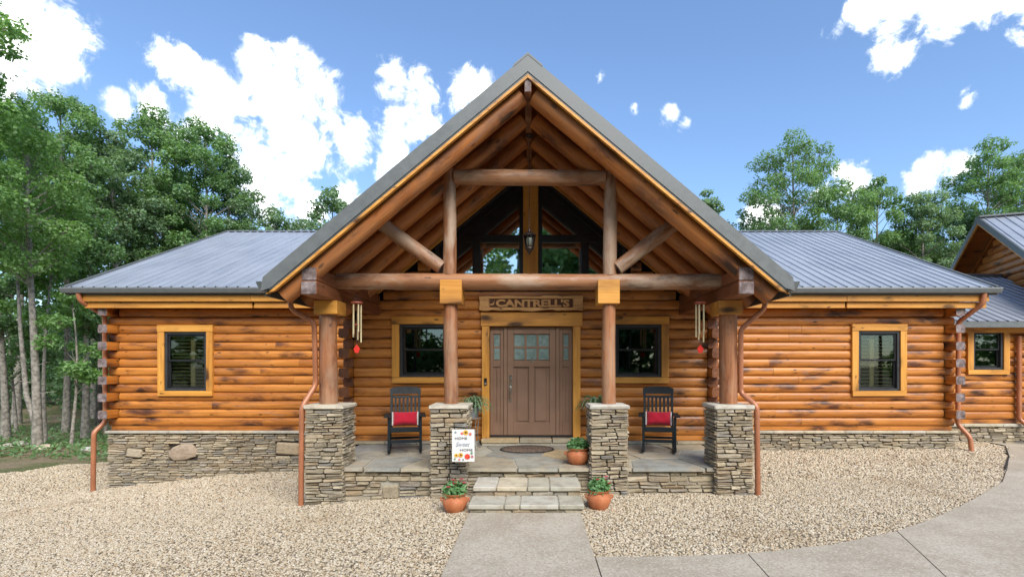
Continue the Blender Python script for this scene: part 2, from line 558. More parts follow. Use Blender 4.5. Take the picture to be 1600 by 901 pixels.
k.color(k.ramp(w.outputs['Fac'], [(0.25, (0.035, 0.022, 0.022)), (0.5, (0.115, 0.055, 0.045)), (0.8, (0.27, 0.21, 0.16))])).bump(w.outputs['Fac'], 0.4, 0.006)
M['mat_weave'] = k.m

# ------------------------------------------------------------------ building helpers
WM = {}


def wm(o):
    return WM.get(o.name, Matrix.Identity(4))


def place(o, parent=None, mw=None):
    """link o with world matrix mw; keep that place when parented"""
    mw = mw or Matrix.Identity(4)
    col.objects.link(o)
    o.matrix_basis = mw
    WM[o.name] = mw.copy()
    if parent is not None:
        o.parent = parent
        o.matrix_parent_inverse = wm(parent).inverted()
    return o


def tag(o, label, cat, group=None):
    o['label'] = label
    o['category'] = cat
    if group:
        o['group'] = group
    return o


def thing(name, label, cat, loc=(0, 0, 0), rz=0.0, group=None):
    o = bpy.data.objects.new(name, None)
    o.empty_display_size = 0.2
    place(o, None, Matrix.Translation(loc) @ Matrix.Rotation(rz, 4, 'Z'))
    return tag(o, label, cat, group)


def T(x, y, z):
    return Matrix.Translation((x, y, z))


class MB:
    def __init__(s):
        s.v, s.f, s.mi = [], [], []

    def add(s, vs_, fs, mi=0):
        b = len(s.v)
        s.v += [tuple(v) for v in vs_]
        for f in fs:
            s.f.append(tuple(b + i for i in f))
            s.mi.append(mi)
        return s

    def box(s, x0, x1, y0, y1, z0, z1, c=0.0, mi=0):
        if c <= 0:
            vs_ = [(x, y, z) for z in (z0, z1) for y in (y0, y1) for x in (x0, x1)]
            return s.add(vs_, [(0, 2, 3, 1), (4, 5, 7, 6), (0, 1, 5, 4), (2, 6, 7, 3), (0, 4, 6, 2), (1, 3, 7, 5)], mi)
        bm = bmesh.new()
        bmesh.ops.create_cube(bm, size=1.0)
        bmesh.ops.scale(bm, vec=(x1 - x0, y1 - y0, z1 - z0), verts=bm.verts)
        bmesh.ops.translate(bm, vec=((x0 + x1) / 2, (y0 + y1) / 2, (z0 + z1) / 2), verts=bm.verts)
        bmesh.ops.bevel(bm, geom=bm.edges[:], offset=c, segments=1, affect='EDGES')
        bm.verts.index_update()
        s.add([v.co[:] for v in bm.verts], [[v.index for v in f.verts] for f in bm.faces], mi)
        bm.free()
        return s

    def tube(s, pts, radii, n=8, cap=True, mi=0, capmi=None, squash=None):
        pts = [Vector(p) for p in pts]
        if isinstance(radii, (int, float)):
            radii = [radii] * len(pts)
        b = len(s.v)
        up = None
        for i, p in enumerate(pts):
            t = (pts[min(i + 1, len(pts) - 1)] - pts[max(i - 1, 0)]).normalized()
            if up is None:
                a = Vector((0, 0, 1)) if abs(t.z) < 0.95 else Vector((0, 1, 0))
                up = (a - t * a.dot(t)).normalized()
            else:
                up = (up - t * up.dot(t)).normalized()
            sd_ = t.cross(up)
            for k_ in range(n):
                an = 2 * math.pi * k_ / n + (math.pi / n if n == 4 else 0)
                s.v.append(tuple(p + (sd_ * math.cos(an) + up * math.sin(an)) * radii[i]))
        for i in range(len(pts) - 1):
            for k_ in range(n):
                a, c_ = b + i * n + k_, b + i * n + (k_ + 1) % n
                s.f.append((a, c_, c_ + n, a + n))
                s.mi.append(mi)
        if cap:
            cm = mi if capmi is None else capmi
            s.f.append(tuple(b + k_ for k_ in reversed(range(n))))
            s.mi.append(cm)
            s.f.append(tuple(b + (len(pts) - 1) * n + k_ for k_ in range(n)))
            s.mi.append(cm)
        return s

    def lathe(s, prof, n=24, cx=0.0, cy=0.0, mi=0):
        b = len(s.v)
        for (r, z) in prof:
            for k_ in range(n):
                an = 2 * math.pi * k_ / n
                s.v.append((cx + r * math.cos(an), cy + r * math.sin(an), z))
        for i in range(len(prof) - 1):
            for k_ in range(n):
                a, c_ = b + i * n + k_, b + i * n + (k_ + 1) % n
                s.f.append((a, c_, c_ + n, a + n))
                s.mi.append(mi)
        return s

    def prism(s, poly, fn, mi=0, sidemi=None):
        """poly: list of (u,v); fn(u,v,k) -> xyz for k=0 (back) and 1 (front)"""
        b = len(s.v)
        n = len(poly)
        for k_ in (0, 1):
            for (u, v) in poly:
                s.v.append(tuple(fn(u, v, k_)))
        tri = tessellate_polygon([[Vector((u, v, 0)) for (u, v) in poly]])
        for t in tri:
            s.f.append((b + t[0], b + t[1], b + t[2]))
            s.mi.append(mi)
            s.f.append((b + n + t[2], b + n + t[1], b + n + t[0]))
            s.mi.append(mi)
        for i in range(n):
            j = (i + 1) % n
            s.f.append((b + i, b + j, b + n + j, b + n + i))
            s.mi.append(mi if sidemi is None else sidemi)
        return s

    def mesh(s, name, mats, smooth=None):
        me = bpy.data.meshes.new(name)
        me.from_pydata(s.v, [], s.f)
        if not isinstance(mats, (list, tuple)):
            mats = [mats]
        for m in mats:
            me.materials.append(M[m])
        if any(s.mi):
            me.polygons.foreach_set('material_index', s.mi)
        bm = bmesh.new()
        bm.from_mesh(me)
        bmesh.ops.recalc_face_normals(bm, faces=bm.faces)
        bm.to_mesh(me)
        bm.free()
        if smooth is not None:
            for p in me.polygons:
                p.use_smooth = True
            try:
                me.set_sharp_from_angle(angle=R(smooth))
            except Exception:
                pass
        return me

    def build(s, name, mats, parent=None, smooth=None, mw=None):
        return place(bpy.data.objects.new(name, s.mesh(name, mats, smooth)), parent, mw)


def inst(name, me, parent, mw):
    return place(bpy.data.objects.new(name, me), parent, mw)


def axis_matrix(p0, p1, roll=0.0):
    """local X runs from p0 to p1"""
    p0, p1 = Vector(p0), Vector(p1)
    x = (p1 - p0).normalized()
    a = Vector((0, 0, 1)) if abs(x.z) < 0.95 else Vector((0, -1, 0))
    y = a.cross(x).normalized()
    z = x.cross(y)
    m = Matrix((x, y, z)).transposed().to_4x4()
    return Matrix.Translation(p0) @ m @ Matrix.Rotation(roll, 4, 'X')


def round_log(name, p0, p1, r0, r1, mats, parent, n=14, segs=5, wob=0.006, label=None):
    """a peeled round log with a little taper and wobble; ends show end grain"""
    L = (Vector(p1) - Vector(p0)).length
    g = MB()
    b = 0
    lr = random.Random(int(abs(p0[0] * 131 + p0[1] * 17 + p0[2] * 977 + p1[0] * 53) * 10))
    ph = [lr.uniform(0, 6.28) for _ in range(4)]
    for i in range(segs + 1):
        t = i / segs
        rr_ = r0 + (r1 - r0) * t + lr.uniform(-wob, wob) * 0.6
        cy_, cz_ = wob * math.sin(t * 5 + ph[0]), wob * math.sin(t * 4 + ph[1])
        if i in (0, segs):
            rr_ *= 0.985
        for k_ in range(n):
            an = 2 * math.pi * k_ / n
            q = rr_ * (1 + 0.018 * math.sin(2 * an + ph[2]) + 0.012 * math.sin(3 * an + ph[3]))
            g.v.append((t * L, cy_ + q * math.cos(an), cz_ + q * math.sin(an)))
    for i in range(segs):
        for k_ in range(n):
            a, c_ = i * n + k_, i * n + (k_ + 1) % n
            g.f.append((a, c_, c_ + n, a + n))
            g.mi.append(0)
    g.f.append(tuple(range(n)))
    g.mi.append(1)
    g.f.append(tuple(segs * n + k_ for k_ in range(n)))
    g.mi.append(1)
    return g.build(name, mats, parent, 50, axis_matrix(p0, p1))


def d_log(name, p0, p1, parent, mats, hp=0.0932, bulge=0.066, back=0.05, square=False, segs=3):
    """a milled wall log, local X along it, round face towards local -Y (the weather side)"""
    L = (Vector(p1) - Vector(p0)).length
    if square:
        prof = [(-0.095, -hp * 0.86), (-0.10, -hp * 0.3), (-0.10, hp * 0.55), (-0.085, hp * 0.97), (0.0, hp), (0.085, hp * 0.97), (0.10, hp * 0.55),
                (0.10, -hp * 0.3), (0.095, -hp * 0.86), (0.05, -hp), (0.0, -hp * 0.86), (-0.05, -hp)]
    else:
        prof = [(back, -hp * 0.9)]
        for a in (-84, -62, -40, -18, 5, 28, 50, 70, 86):
            ca = math.cos(R(a))
            prof.append((-bulge * ca ** 0.55, hp * math.sin(R(a))))
        prof.append((back, hp * 0.9))
    n = len(prof)
    g = MB()
    lr = random.Random(int(abs(p0[0] * 311 + p0[1] * 71 + p0[2] * 1977)))
    for i in range(segs + 1):
        dy = lr.uniform(-0.003, 0.003)
        dz = lr.uniform(-0.0015, 0.0015)
        for (y, z) in prof:
            g.v.append((L * i / segs, y + dy, z + dz))
    for i in range(segs):
        for k_ in range(n):
            a, c_ = i * n + k_, i * n + (k_ + 1) % n
            g.f.append((a, c_, c_ + n, a + n))
            g.mi.append(0)
    g.f.append(tuple(range(n)))
    g.mi.append(1)
    g.f.append(tuple(segs * n + k_ for k_ in range(n)))
    g.mi.append(1)
    return g.build(name, mats, parent, 40, axis_matrix(p0, p1))


def board(name, x0, x1, y0, y1, z0, z1, mat, parent, c=0.006, along=None):
    """a plank with its grain along its longest side"""
    dx, dy, dz = x1 - x0, y1 - y0, z1 - z0
    along = along or ('x' if dx >= max(dy, dz) else ('z' if dz >= dy else 'y'))
    cx_, cy_, cz_ = (x0 + x1) / 2, (y0 + y1) / 2, (z0 + z1) / 2
    if along == 'x':
        L, a, b = dx, dy, dz
        m = T(x0, cy_, cz_)
    elif along == 'z':
        L, a, b = dz, dy, dx
        m = axis_matrix((cx_, cy_, z0), (cx_, cy_, z1))
        # local y -> world x for vertical pieces
        a, b = dx, dy
    else:
        L, a, b = dy, dx, dz
        m = axis_matrix((cx_, y0, cz_), (cx_, y1, cz_))
    return MB().box(0, L, -a / 2, a / 2, -b / 2, b / 2, c).build(name, mat, parent, None, m)


def bar(name, p0, p1, w, h, mat, parent, c=0.004):
    L = (Vector(p1) - Vector(p0)).length
    return MB().box(0, L, -w / 2, w / 2, -h / 2, h / 2, c).build(name, mat, parent, None, axis_matrix(p0, p1))


def copy_tree(o, mw=None, parent=None):
    c = o.copy()
    col.objects.link(c)
    if parent is None:
        c.matrix_basis = mw
    else:
        c.parent = parent
    for ch in [x for x in o.children]:
        copy_tree(ch, None, c)
    return c


def clip(poly, a, b, c_):
    """part of polygon with a*x+b*y<=c"""
    out = []
    for i in range(len(poly)):
        p, q = poly[i], poly[(i + 1) % len(poly)]
        dp, dq = a * p[0] + b * p[1] - c_, a * q[0] + b * q[1] - c_
        if dp <= 0:
            out.append(p)
        if dp * dq < 0:
            t = dp / (dp - dq)
            out.append((p[0] + (q[0] - p[0]) * t, p[1] + (q[1] - p[1]) * t))
    return out


def inside(poly, x, y):
    r_ = False
    j = len(poly) - 1
    for i in range(len(poly)):
        xi, yi = poly[i]
        xj, yj = poly[j]
        if (yi > y) != (yj > y) and x < (xj - xi) * (y - yi) / (yj - yi) + xi:
            r_ = not r_
        j = i
    return r_


def sstep(a, b, x):
    t = min(1, max(0, (x - a) / (b - a)))
    return t * t * (3 - 2 * t)


def gz(x, y):
    """height of the ground: it falls away to the left, and a little more towards the back there"""
    z = -0.075 * max(0.0, -x - 0.9)
    z = max(z, -0.70)
    z -= 0.14 * sstep(7.5, 11.5, y) * sstep(2.0, 5.0, -x)
    z += 0.06 * sstep(9, 12.5, y) * sstep(3, 8, x)
    z += 0.05 * math.sin(x * 0.9 + 1.2) * math.sin(y * 0.7) * sstep(1.5, 4, -x)
    return z

# ------------------------------------------------------------------ setting: ground, gravel, concrete
def sheet(name, xs, ys, zf, mat, keep=None, kind='structure'):
    idx, v, f = {}, [], []

    def vi(i, j):
        if (i, j) not in idx:
            idx[(i, j)] = len(v)
            v.append((xs[i], ys[j], zf(xs[i], ys[j])))
        return idx[(i, j)]
    for i in range(len(xs) - 1):
        for j in range(len(ys) - 1):
            if keep and not keep((xs[i] + xs[i + 1]) / 2, (ys[j] + ys[j + 1]) / 2):
                continue
            f.append((vi(i, j), vi(i + 1, j), vi(i + 1, j + 1), vi(i, j + 1)))
    me = bpy.data.meshes.new(name)
    me.from_pydata(v, [], f)
    me.materials.append(M[mat])
    for p in me.polygons:
        p.use_smooth = True
    o = place(bpy.data.objects.new(name, me))
    o['kind'] = kind
    return o


def frange(a, b, s):
    n = int(round((b - a) / s))
    return [a + (b - a) * i / n for i in range(n + 1)]


gx = [-900, -400, -180, -90, -60] + frange(-45, 30, 1.0) + [45, 70, 120, 250, 500, 900]
gy = [-600, -250, -110, -60, -40] + frange(-28, 50, 1.0) + [65, 90, 140, 260, 500, 1200]
sheet('ground', gx, gy, lambda x, y: gz(x, y) - 0.03, 'forest_floor')

walk = [(-0.83, 6.565), (-0.83, -5.0), (0.60, -5.0), (0.60, 6.565)]
drive = [(0.612, 5.06), (1.4, 5.07), (2.23, 5.16), (3.14, 5.40), (4.1, 5.82), (5.0, 6.36), (5.7, 6.85), (6.6, 7.52), (7.6, 8.3), (8.6, 9.3),
         (9.8, 10.55), (10.87, 11.8), (10.93, 12.62), (24, 12.62), (24, -5.0), (0.612, -5.0)]


def gravel_edge(y):
    return -15.0 - 1.2 * math.sin(y * 0.45) - 0.5 * math.sin(y * 1.7) + 1.6 * sstep(10.5, 15.0, y)


def is_gravel(x, y):
    if x < gravel_edge(y) or x > 11 or y > 14.6 - 0.25 * max(0, -x - 12):
        return False
    if -0.80 < x < 0.58 or (x > 0 and inside(drive, x, y)):
        return False
    if x > 0 and y > 11.5:
        return inside([(9.3, 11.2), (10.9, 11.75), (10.95, 12.6), (9.3, 12.6)], x, y)
    if x > -9.55 and y > 11.55:
        return False
    return True


gravel_s = sheet('gravel_bed', frange(-19, 11.2, 0.2), frange(-3, 15, 0.2), lambda x, y: gz(x, y) - 0.006, 'gravel_bed', is_gravel)

# loose pebbles scattered over the bed
pv = []
pr_ = random.Random(3)
bm = bmesh.new()
bmesh.ops.create_icosphere(bm, subdivisions=1, radius=1.0)
for v in bm.verts:
    v.co = v.co * pr_.uniform(0.78, 1.15)
    v.co.z *= 0.62
    v.co.x *= 1.25
pme = bpy.data.meshes.new('pebble_shape')
bm.to_mesh(pme)
bm.free()
pme.materials.append(M['pebble'])
for p in pme.polygons:
    p.use_smooth = True


def scatter(name, xs, ys, keep, density, smin, smax, seed):
    base = sheet(name, xs, ys, lambda x, y: gz(x, y) + 0.002, 'gravel_bed', keep, 'stuff')
    src = bpy.data.objects.new(name + '_source', pme)
    ng = bpy.data.node_groups.new(name + '_nodes', 'GeometryNodeTree')
    ng.interface.new_socket('Geometry', in_out='INPUT', socket_type='NodeSocketGeometry')
    ng.interface.new_socket('Geometry', in_out='OUTPUT', socket_type='NodeSocketGeometry')
    N = ng.nodes
    gi, go = N.new('NodeGroupInput'), N.new('NodeGroupOutput')
    ds = N.new('GeometryNodeDistributePointsOnFaces')
    ds.distribute_method = 'RANDOM'
    ds.inputs['Density'].default_value = density
    ds.inputs['Seed'].default_value = seed
    ip = N.new('GeometryNodeInstanceOnPoints')
    oi = N.new('GeometryNodeObjectInfo')
    oi.inputs[0].default_value = src
    rr_ = N.new('FunctionNodeRandomValue')
    rr_.data_type = 'FLOAT_VECTOR'
    rr_.inputs[0].default_value = (-0.5, -0.5, 0)
    rr_.inputs[1].default_value = (0.5, 0.5, 6.28)
    rs = N.new('FunctionNodeRandomValue')
    rs.data_type = 'FLOAT'
    rs.inputs[2].default_value = smin
    rs.inputs[3].default_value = smax
    L = ng.links.new
    L(gi.outputs[0], ds.inputs[0])
    L(ds.outputs['Points'], ip.inputs['Points'])
    L(oi.outputs['Geometry'], ip.inputs['Instance'])
    L(rr_.outputs[0], ip.inputs['Rotation'])
    L(rs.outputs[1], ip.inputs['Scale'])
    L(ip.outputs[0], go.inputs[0])
    md = base.modifiers.new('scatter', 'NODES')
    md.node_group = ng
    return base


near = lambda x, y: is_gravel(x, y) and y < 8.6 and x > -9
far = lambda x, y: is_gravel(x, y) and not (y < 8.6 and x > -9)
scatter('gravel', frange(-9.6, 11.2, 0.1), frange(2.5, 8.7, 0.1), near, 2100, 0.008, 0.0175, 1)
scatter('gravel', frange(-19, 11.2, 0.2), frange(2.4, 14.8, 0.2), far, 900, 0.012, 0.025, 2)


def slab(name, poly, z0, z1, mat, kind='structure', parent=None):
    o = MB().prism(poly, lambda u, v, k_: (u, v, (z0, z1)[k_])).build(name, mat, parent)
    if parent is None:
        o['kind'] = kind
    return o


wk = slab('walkway', walk, -0.2, 0.030, 'concrete')
# the drive is cast in bays with tooled joints between them
j1 = (33.0, -12.0)    # joint directions found on the drive
bays = []
lines = [((2.15, 5.15), (2.05, 4.0)), ((4.15, 5.86), (3.55, 4.2)), ((8.6, 9.3), (12.5, 6.0))]
rest = drive
for (p, q) in lines:
    dx, dy = q[0] - p[0], q[1] - p[1]
    a, b = -dy, dx
    nn = math.hypot(a, b)
    a, b = a / nn, b / nn
    c_ = a * p[0] + b * p[1]
    if a > 0:
        left, rest = clip(rest, a, b, c_ - 0.006), clip(rest, -a, -b, -c_ - 0.006)
    else:
        left, rest = clip(rest, -a, -b, -c_ - 0.006), clip(rest, a, b, c_ - 0.006)
    bays.append(left)
bays.append(rest)
for i, p in enumerate(bays):
    if len(p) >= 3:
        slab('driveway', p, -0.2, 0.030 + 0.0005 * i, 'concrete')
ed = MB().tube([(8.58, 9.32, 0.03), (9.8, 10.56, 0.04), (10.86, 11.8, 0.06), (10.92, 12.62, 0.07)], 0.014, 6)
ed.build('edging_strip', 'edging_black')['kind'] = 'structure'

# ------------------------------------------------------------------ the log house
HOUSE_LABEL = 'orange log house with grey metal roof and a stone and timber gabled porch'
house = thing('log_house', HOUSE_LABEL, 'house', (-0.06, 11.5, 0))
YW, YP, YB = 11.5, 10.0, 22.0            # wing walls, porch wall, back wall
XL, XR = -9.50, 9.40                      # outer faces of the end walls
XBL, XBR = -3.62, 3.50                    # porch section corners
PIT, Z0 = 0.1875, 0.555                   # log courses
NROW = 14
LOGM = ['pine_log', 'end_grain']
PLOGM = ['porch_log', 'end_grain']
lw = random.Random(21)


def segments(x0, x1, zc, openings):
    segs = [(x0, x1)]
    for (a, b, c_, d) in openings:
        if d - 0.05 > zc - 0.09 and c_ + 0.05 < zc + 0.09:
            ns = []
            for (p, q) in segs:
                if b <= p or a >= q:
                    ns.append((p, q))
                else:
                    if a - p > 0.05:
                        ns.append((p, a))
                    if q - b > 0.05:
                        ns.append((b, q))
            segs = ns
    return segs


def log_wall(x0, x1, yw, openings, rows, mats, jog=None, parent=house, joints=True):
    for i in rows:
        zc = Z0 + PIT * (i + 0.5)
        a, b = (x0, x1) if jog is None else jog(i)
        for (p, q) in segments(a, b, zc, openings):
            cuts = [p]
            if joints and q - p > 3.6 and lw.random() < 0.6:
                cuts.append(p + (q - p) * lw.uniform(0.3, 0.7))
            cuts.append(q)
            for s_, e_ in zip(cuts[:-1], cuts[1:]):
                d_log('log', (s_ + 0.0015, yw, zc), (e_ - 0.0015, yw, zc), parent, mats)


WIN_L = (-8.38, -7.14, 1.23, 2.81)
WIN_R = (7.08, 8.31, 1.23, 2.83)
# wings: every other course the end-wall log runs through and sticks out at the corner
log_wall(0, 0, YW, [(-8.30, -7.22, 1.31, 2.73)], range(NROW), LOGM, lambda i: (XL + (0.0 if i % 2 == 0 else 0.24), XBL + 0.1))
log_wall(0, 0, YW, [(7.16, 8.23, 1.31, 2.75)], range(NROW), LOGM, lambda i: (XBR - 0.1, XR - (0.0 if i % 2 == 0 else 0.24)))
for i in range(NROW + 1):
    zc = Z0 + PIT * (i + 0.5)
    out = 0.36 if i % 2 == 1 else -0.12
    if i == NROW:
        out = 0.20
    d_log('log', (XL + 0.11, YB, zc), (XL + 0.11, YW - out, zc), house, LOGM, square=True)
    d_log('log', (XR - 0.11, YW - out, zc), (XR - 0.11, YB, zc), house, LOGM, square=True)
    if i < 13:
        o2 = 0.30 if i % 2 == 0 else 0.06
        d_log('log', (XBL + 0.02, YW, zc), (XBL + 0.02, YP - o2, zc), house, ['porch_log', 'beam_brown'], square=True)
        d_log('log', (XBR - 0.02, YP - o2, zc), (XBR - 0.02, YW, zc), house, ['porch_log', 'beam_brown'], square=True)

# porch wall with door, windows and the glazed gable above
XC = -0.08                                # ridge line of the porch
GA, GS = 6.11, 0.84                       # ridge height and slope of the porch roof
DOOR = (-1.0, 0.90, 0.40, 2.93)
WPL = (-2.75, -1.52, 1.57, 2.86)
WPR = (1.41, 2.62, 1.57, 2.86)
open_p = [(-0.90, 0.80, 0.3, 2.85), (-2.68, -1.59, 1.64, 2.79), (1.48, 2.55, 1.64, 2.79)]
for i in range(0, 25):
    zc = Z0 + PIT * (i + 0.5)
    hw = (GA - 0.36 - zc - 0.09) / GS
    a, b = max(XBL + 0.13, XC - hw), min(XBR - 0.13, XC + hw)
    ops = list(open_p)
    if zc > 3.38:
        gw = min(1.95, (6.02 - zc + 0.1) / GS)
        ops.append((XC + 0.02 - gw, XC + 0.02 + gw, 3.38, 6.2))
    if b - a < 0.1:
        continue
    for (p, q) in segments(a, b, zc, ops):
        if q - p > 0.12:
            d_log('log', (p, YP, zc), (q, YP, zc), house, PLOGM)
board('sill_board', XBL + 0.1, -1.02, YP - 0.05, YP + 0.04, 0.455, 0.553, 'porch_log', house)
board('sill_board', 0.92, XBR - 0.1, YP - 0.05, YP + 0.04, 0.455, 0.553, 'porch_log', house)
board('sill_board', XL + 0.05, XBL, YW - 0.05, YW + 0.04, 0.46, 0.553, 'pine_log', house)
board('sill_board', XBR, XR - 0.05, YW - 0.05, YW + 0.04, 0.46, 0.553, 'pine_log', house)
# boxed eaves: two frieze boards below the gutter and a soffit behind them
for (a, b) in ((XL - 0.25, XBL + 0.15), (XBR - 0.15, XR + 0.38)):
    m_ = (a + b) / 2 + lw.uniform(-1, 1)
    for (p, q) in ((a, m_ - 0.002), (m_ + 0.002, b)):
        board('frieze_board', p, q, 10.99, 11.05, 3.285, 3.419, 'golden_board', house)
        board('frieze_board', p + 0.04, q, 11.06, 11.12, 3.150, 3.281, 'golden_board', house)
    MB().box(a + 0.05, b - 0.02, 11.10, YW - 0.02, 3.185, 3.20).build('soffit', 'golden_board', house)
# inner shell so that no light leaks between the courses
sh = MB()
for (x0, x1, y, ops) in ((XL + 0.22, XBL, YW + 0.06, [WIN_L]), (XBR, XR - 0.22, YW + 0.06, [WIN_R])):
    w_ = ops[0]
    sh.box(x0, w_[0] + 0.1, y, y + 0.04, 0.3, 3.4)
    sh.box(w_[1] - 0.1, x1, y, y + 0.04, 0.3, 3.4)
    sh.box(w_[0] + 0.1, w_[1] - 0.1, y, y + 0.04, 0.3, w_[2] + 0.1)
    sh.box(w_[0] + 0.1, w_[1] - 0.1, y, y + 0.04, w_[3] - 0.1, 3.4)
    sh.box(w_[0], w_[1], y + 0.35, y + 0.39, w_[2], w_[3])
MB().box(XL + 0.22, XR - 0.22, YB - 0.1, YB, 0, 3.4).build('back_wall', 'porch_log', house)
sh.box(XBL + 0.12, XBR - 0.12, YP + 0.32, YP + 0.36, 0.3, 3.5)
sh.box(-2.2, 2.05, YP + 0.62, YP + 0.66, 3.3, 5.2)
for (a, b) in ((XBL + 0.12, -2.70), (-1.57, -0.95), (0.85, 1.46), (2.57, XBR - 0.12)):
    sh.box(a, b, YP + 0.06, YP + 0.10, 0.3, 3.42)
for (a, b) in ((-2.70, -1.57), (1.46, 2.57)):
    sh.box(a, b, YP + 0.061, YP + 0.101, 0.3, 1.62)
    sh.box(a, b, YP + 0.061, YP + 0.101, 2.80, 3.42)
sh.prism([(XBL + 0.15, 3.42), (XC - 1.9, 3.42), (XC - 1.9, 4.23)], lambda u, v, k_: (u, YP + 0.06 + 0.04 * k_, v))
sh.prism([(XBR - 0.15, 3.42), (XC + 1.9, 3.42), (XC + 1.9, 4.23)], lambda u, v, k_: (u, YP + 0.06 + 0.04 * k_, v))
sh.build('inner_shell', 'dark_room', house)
# back wall under the far eave and end gables
gb = MB()
for x in (XL + 0.14, XR - 0.20):
    gb.prism([(YW, 3.36), (YB, 3.36), (16.8, 5.9)], lambda u, v, k_: (x + 0.06 * k_, u, v))
gb.build('end_gable', 'porch_log', house)

# ------------------------------------------------------------------ roof
ZE, ZR, YE, YR = 3.585, 6.29, 11.0, 16.8
sl = (ZR - ZE) / (YR - YE)
XE0, XE1 = -10.03, 9.92
roof = MB()
for s_ in (1, -1):
    ye = YR - s_ * (YR - YE)
    roof.add([(XE0, ye, ZE - 0.012), (XE1, ye, ZE - 0.012), (XE1, YR, ZR - 0.012), (XE0, YR, ZR - 0.012),
              (XE0, ye, ZE - 0.11), (XE1, ye, ZE - 0.11), (XE1, YR, ZR - 0.11), (XE0, YR, ZR - 0.11)],
             [(0, 1, 2, 3), (7, 6, 5, 4), (0, 4, 5, 1), (1, 5, 6, 2), (2, 6, 7, 3), (3, 7, 4, 0)])
roof = roof.build('roof', 'ceiling_board', house)
# ribbed steel sheets, three ribs each
SP = (XE1 - XE0) / 84
Ls = math.hypot(YR - YE, ZR - ZE)


def rib_sheet(L, nr=3):
    prof = []
    for i in range(nr):
        x = i * SP
        prof += [(x, 0), (x + SP * 0.5 - 0.022, 0), (x + SP * 0.5 - 0.011, 0.024), (x + SP * 0.5 + 0.011, 0.024), (x + SP * 0.5 + 0.022, 0)]
    prof.append((nr * SP - 0.001, 0))
    g = MB()
    n = len(prof)
    for y in (0, L):
        for (x, z) in prof:
            g.v.append((x, y, z))
    for i in range(n - 1):
        g.f.append((i, i + 1, n + i + 1, n + i))
        g.mi.append(0)
    me = g.mesh('roof_panel', 'roof_metal')
    return me


sheet_me = rib_sheet(Ls + 0.02)
ang = math.atan2(ZR - ZE, YR - YE)
npan = 28
for i in range(npan):
    x = XE0 + i * 3 * SP
    dz = rnd.uniform(0.002, 0.006)
    inst('roof_panel', sheet_me, roof, T(x, YE - 0.02, ZE + dz) @ Matrix.Rotation(ang, 4, 'X'))
    inst('roof_panel', sheet_me, roof, T(x + 3 * SP, 2 * YR - YE + 0.02, ZE + dz) @ Matrix.Rotation(math.pi, 4, 'Z') @ Matrix.Rotation(ang, 4, 'X'))
rc = MB()
for s_ in (1, -1):
    rc.add([(XE0 - 0.02, YR, ZR + 0.045), (XE1 + 0.02, YR, ZR + 0.045), (XE1 + 0.02, YR - s_ * 0.17, ZR + 0.045 - 0.17 * sl), (XE0 - 0.02, YR - s_ * 0.17, ZR + 0.045 - 0.17 * sl)], [(0, 1, 2, 3)])
rc.build('ridge_cap', 'fascia_metal', roof)
for x in (XE0 - 0.015, XE1 - 0.02):     # rake trim on the gable ends
    for s_ in (1, -1):
        bar('rake_trim', (x + 0.02, YR - s_ * (YR - YE + 0.02), ZE - 0.045), (x + 0.02, YR, ZR - 0.045), 0.045, 0.17, 'fascia_metal', roof)
board('fascia_board', XE0, XE1, YE - 0.045, YE - 0.005, 3.42, 3.572, 'gutter_metal', house)
gt = MB()
for (a, b) in ((XE0 - 0.02, XC - 3.75), (XC + 3.78, XE1 + 0.02)):
    prof = [(YE - 0.05, 3.565), (YE - 0.16, 3.565), (YE - 0.165, 3.54), (YE - 0.15, 3.50), (YE - 0.13, 3.455), (YE - 0.05, 3.45)]
    g = MB().prism([(y, z) for (y, z) in prof], lambda u, v, k_: ((a, b)[k_], u, v))
    g.build('gutter', 'fascia_metal', house)
MB().box(XE0 + 0.05, XE1 - 0.05, YE, YW - 0.15, 3.462, 3.474).build('soffit', 'golden_board', house)

# ------------------------------------------------------------------ porch roof
YG = 6.98                                  # front edge
proof = MB()
EW = 3.60                                  # half width to the eaves
for s_ in (-1, 1):
    poly = [(0, YG + 0.03), (EW, YG + 0.03), (EW, 11.45), (3.0, 11.25), (0, 16.4)]
    th = 0.09
    proof.prism(poly, lambda u, v, k_: (XC + s_ * u, v, GA - 0.02 - GS * u - (1 - k_) * th))
proof = proof.build('porch_roof', 'ceiling_board', house)
pa = math.atan(GS)
Lp = EW * math.hypot(1, GS)
for j in range(14):
    y0 = YG + 0.02 + j * 3 * SP
    y1 = y0 + 3 * SP
    u1 = EW if y1 < 11.4 else max(0.0, 3.0 * (16.3 - y1) / 5.1)
    if u1 < 0.2:
        continue
    me = rib_sheet(u1 * math.hypot(1, GS) + 0.015)
    # local x runs along the ridge, local y up the slope
    for s_ in (-1, 1):
        base = Vector((XC + s_ * u1, y0 if s_ < 0 else y1, GA - GS * u1 + 0.0))
        up = Vector((-s_, 0, GS)).normalized()
        ax = Vector((0, 1 if s_ < 0 else -1, 0))
        nz = ax.cross(up)
        if nz.z < 0:
            ax = -ax
            base.y = y1 if base.y == y0 else y0
            nz = ax.cross(up)
        mw = Matrix((ax, up, nz)).transposed().to_4x4()
        inst('roof_panel', me, proof, T(*base) @ mw)
rc = MB()
for s_ in (1, -1):
    w_ = 0.2
    rc.add([(XC, YG - 0.035, GA + 0.05), (XC, 16.4, GA + 0.05), (XC + s_ * w_, 16.4, GA + 0.05 - w_ * GS), (XC + s_ * w_, YG - 0.035, GA + 0.05 - w_ * GS),
            (XC, YG - 0.035, GA + 0.02), (XC + s_ * w_, YG - 0.035, GA + 0.02 - w_ * GS)], [(0, 1, 2, 3), (0, 3, 5, 4)])
rc.build('ridge_cap', 'fascia_metal', proof)
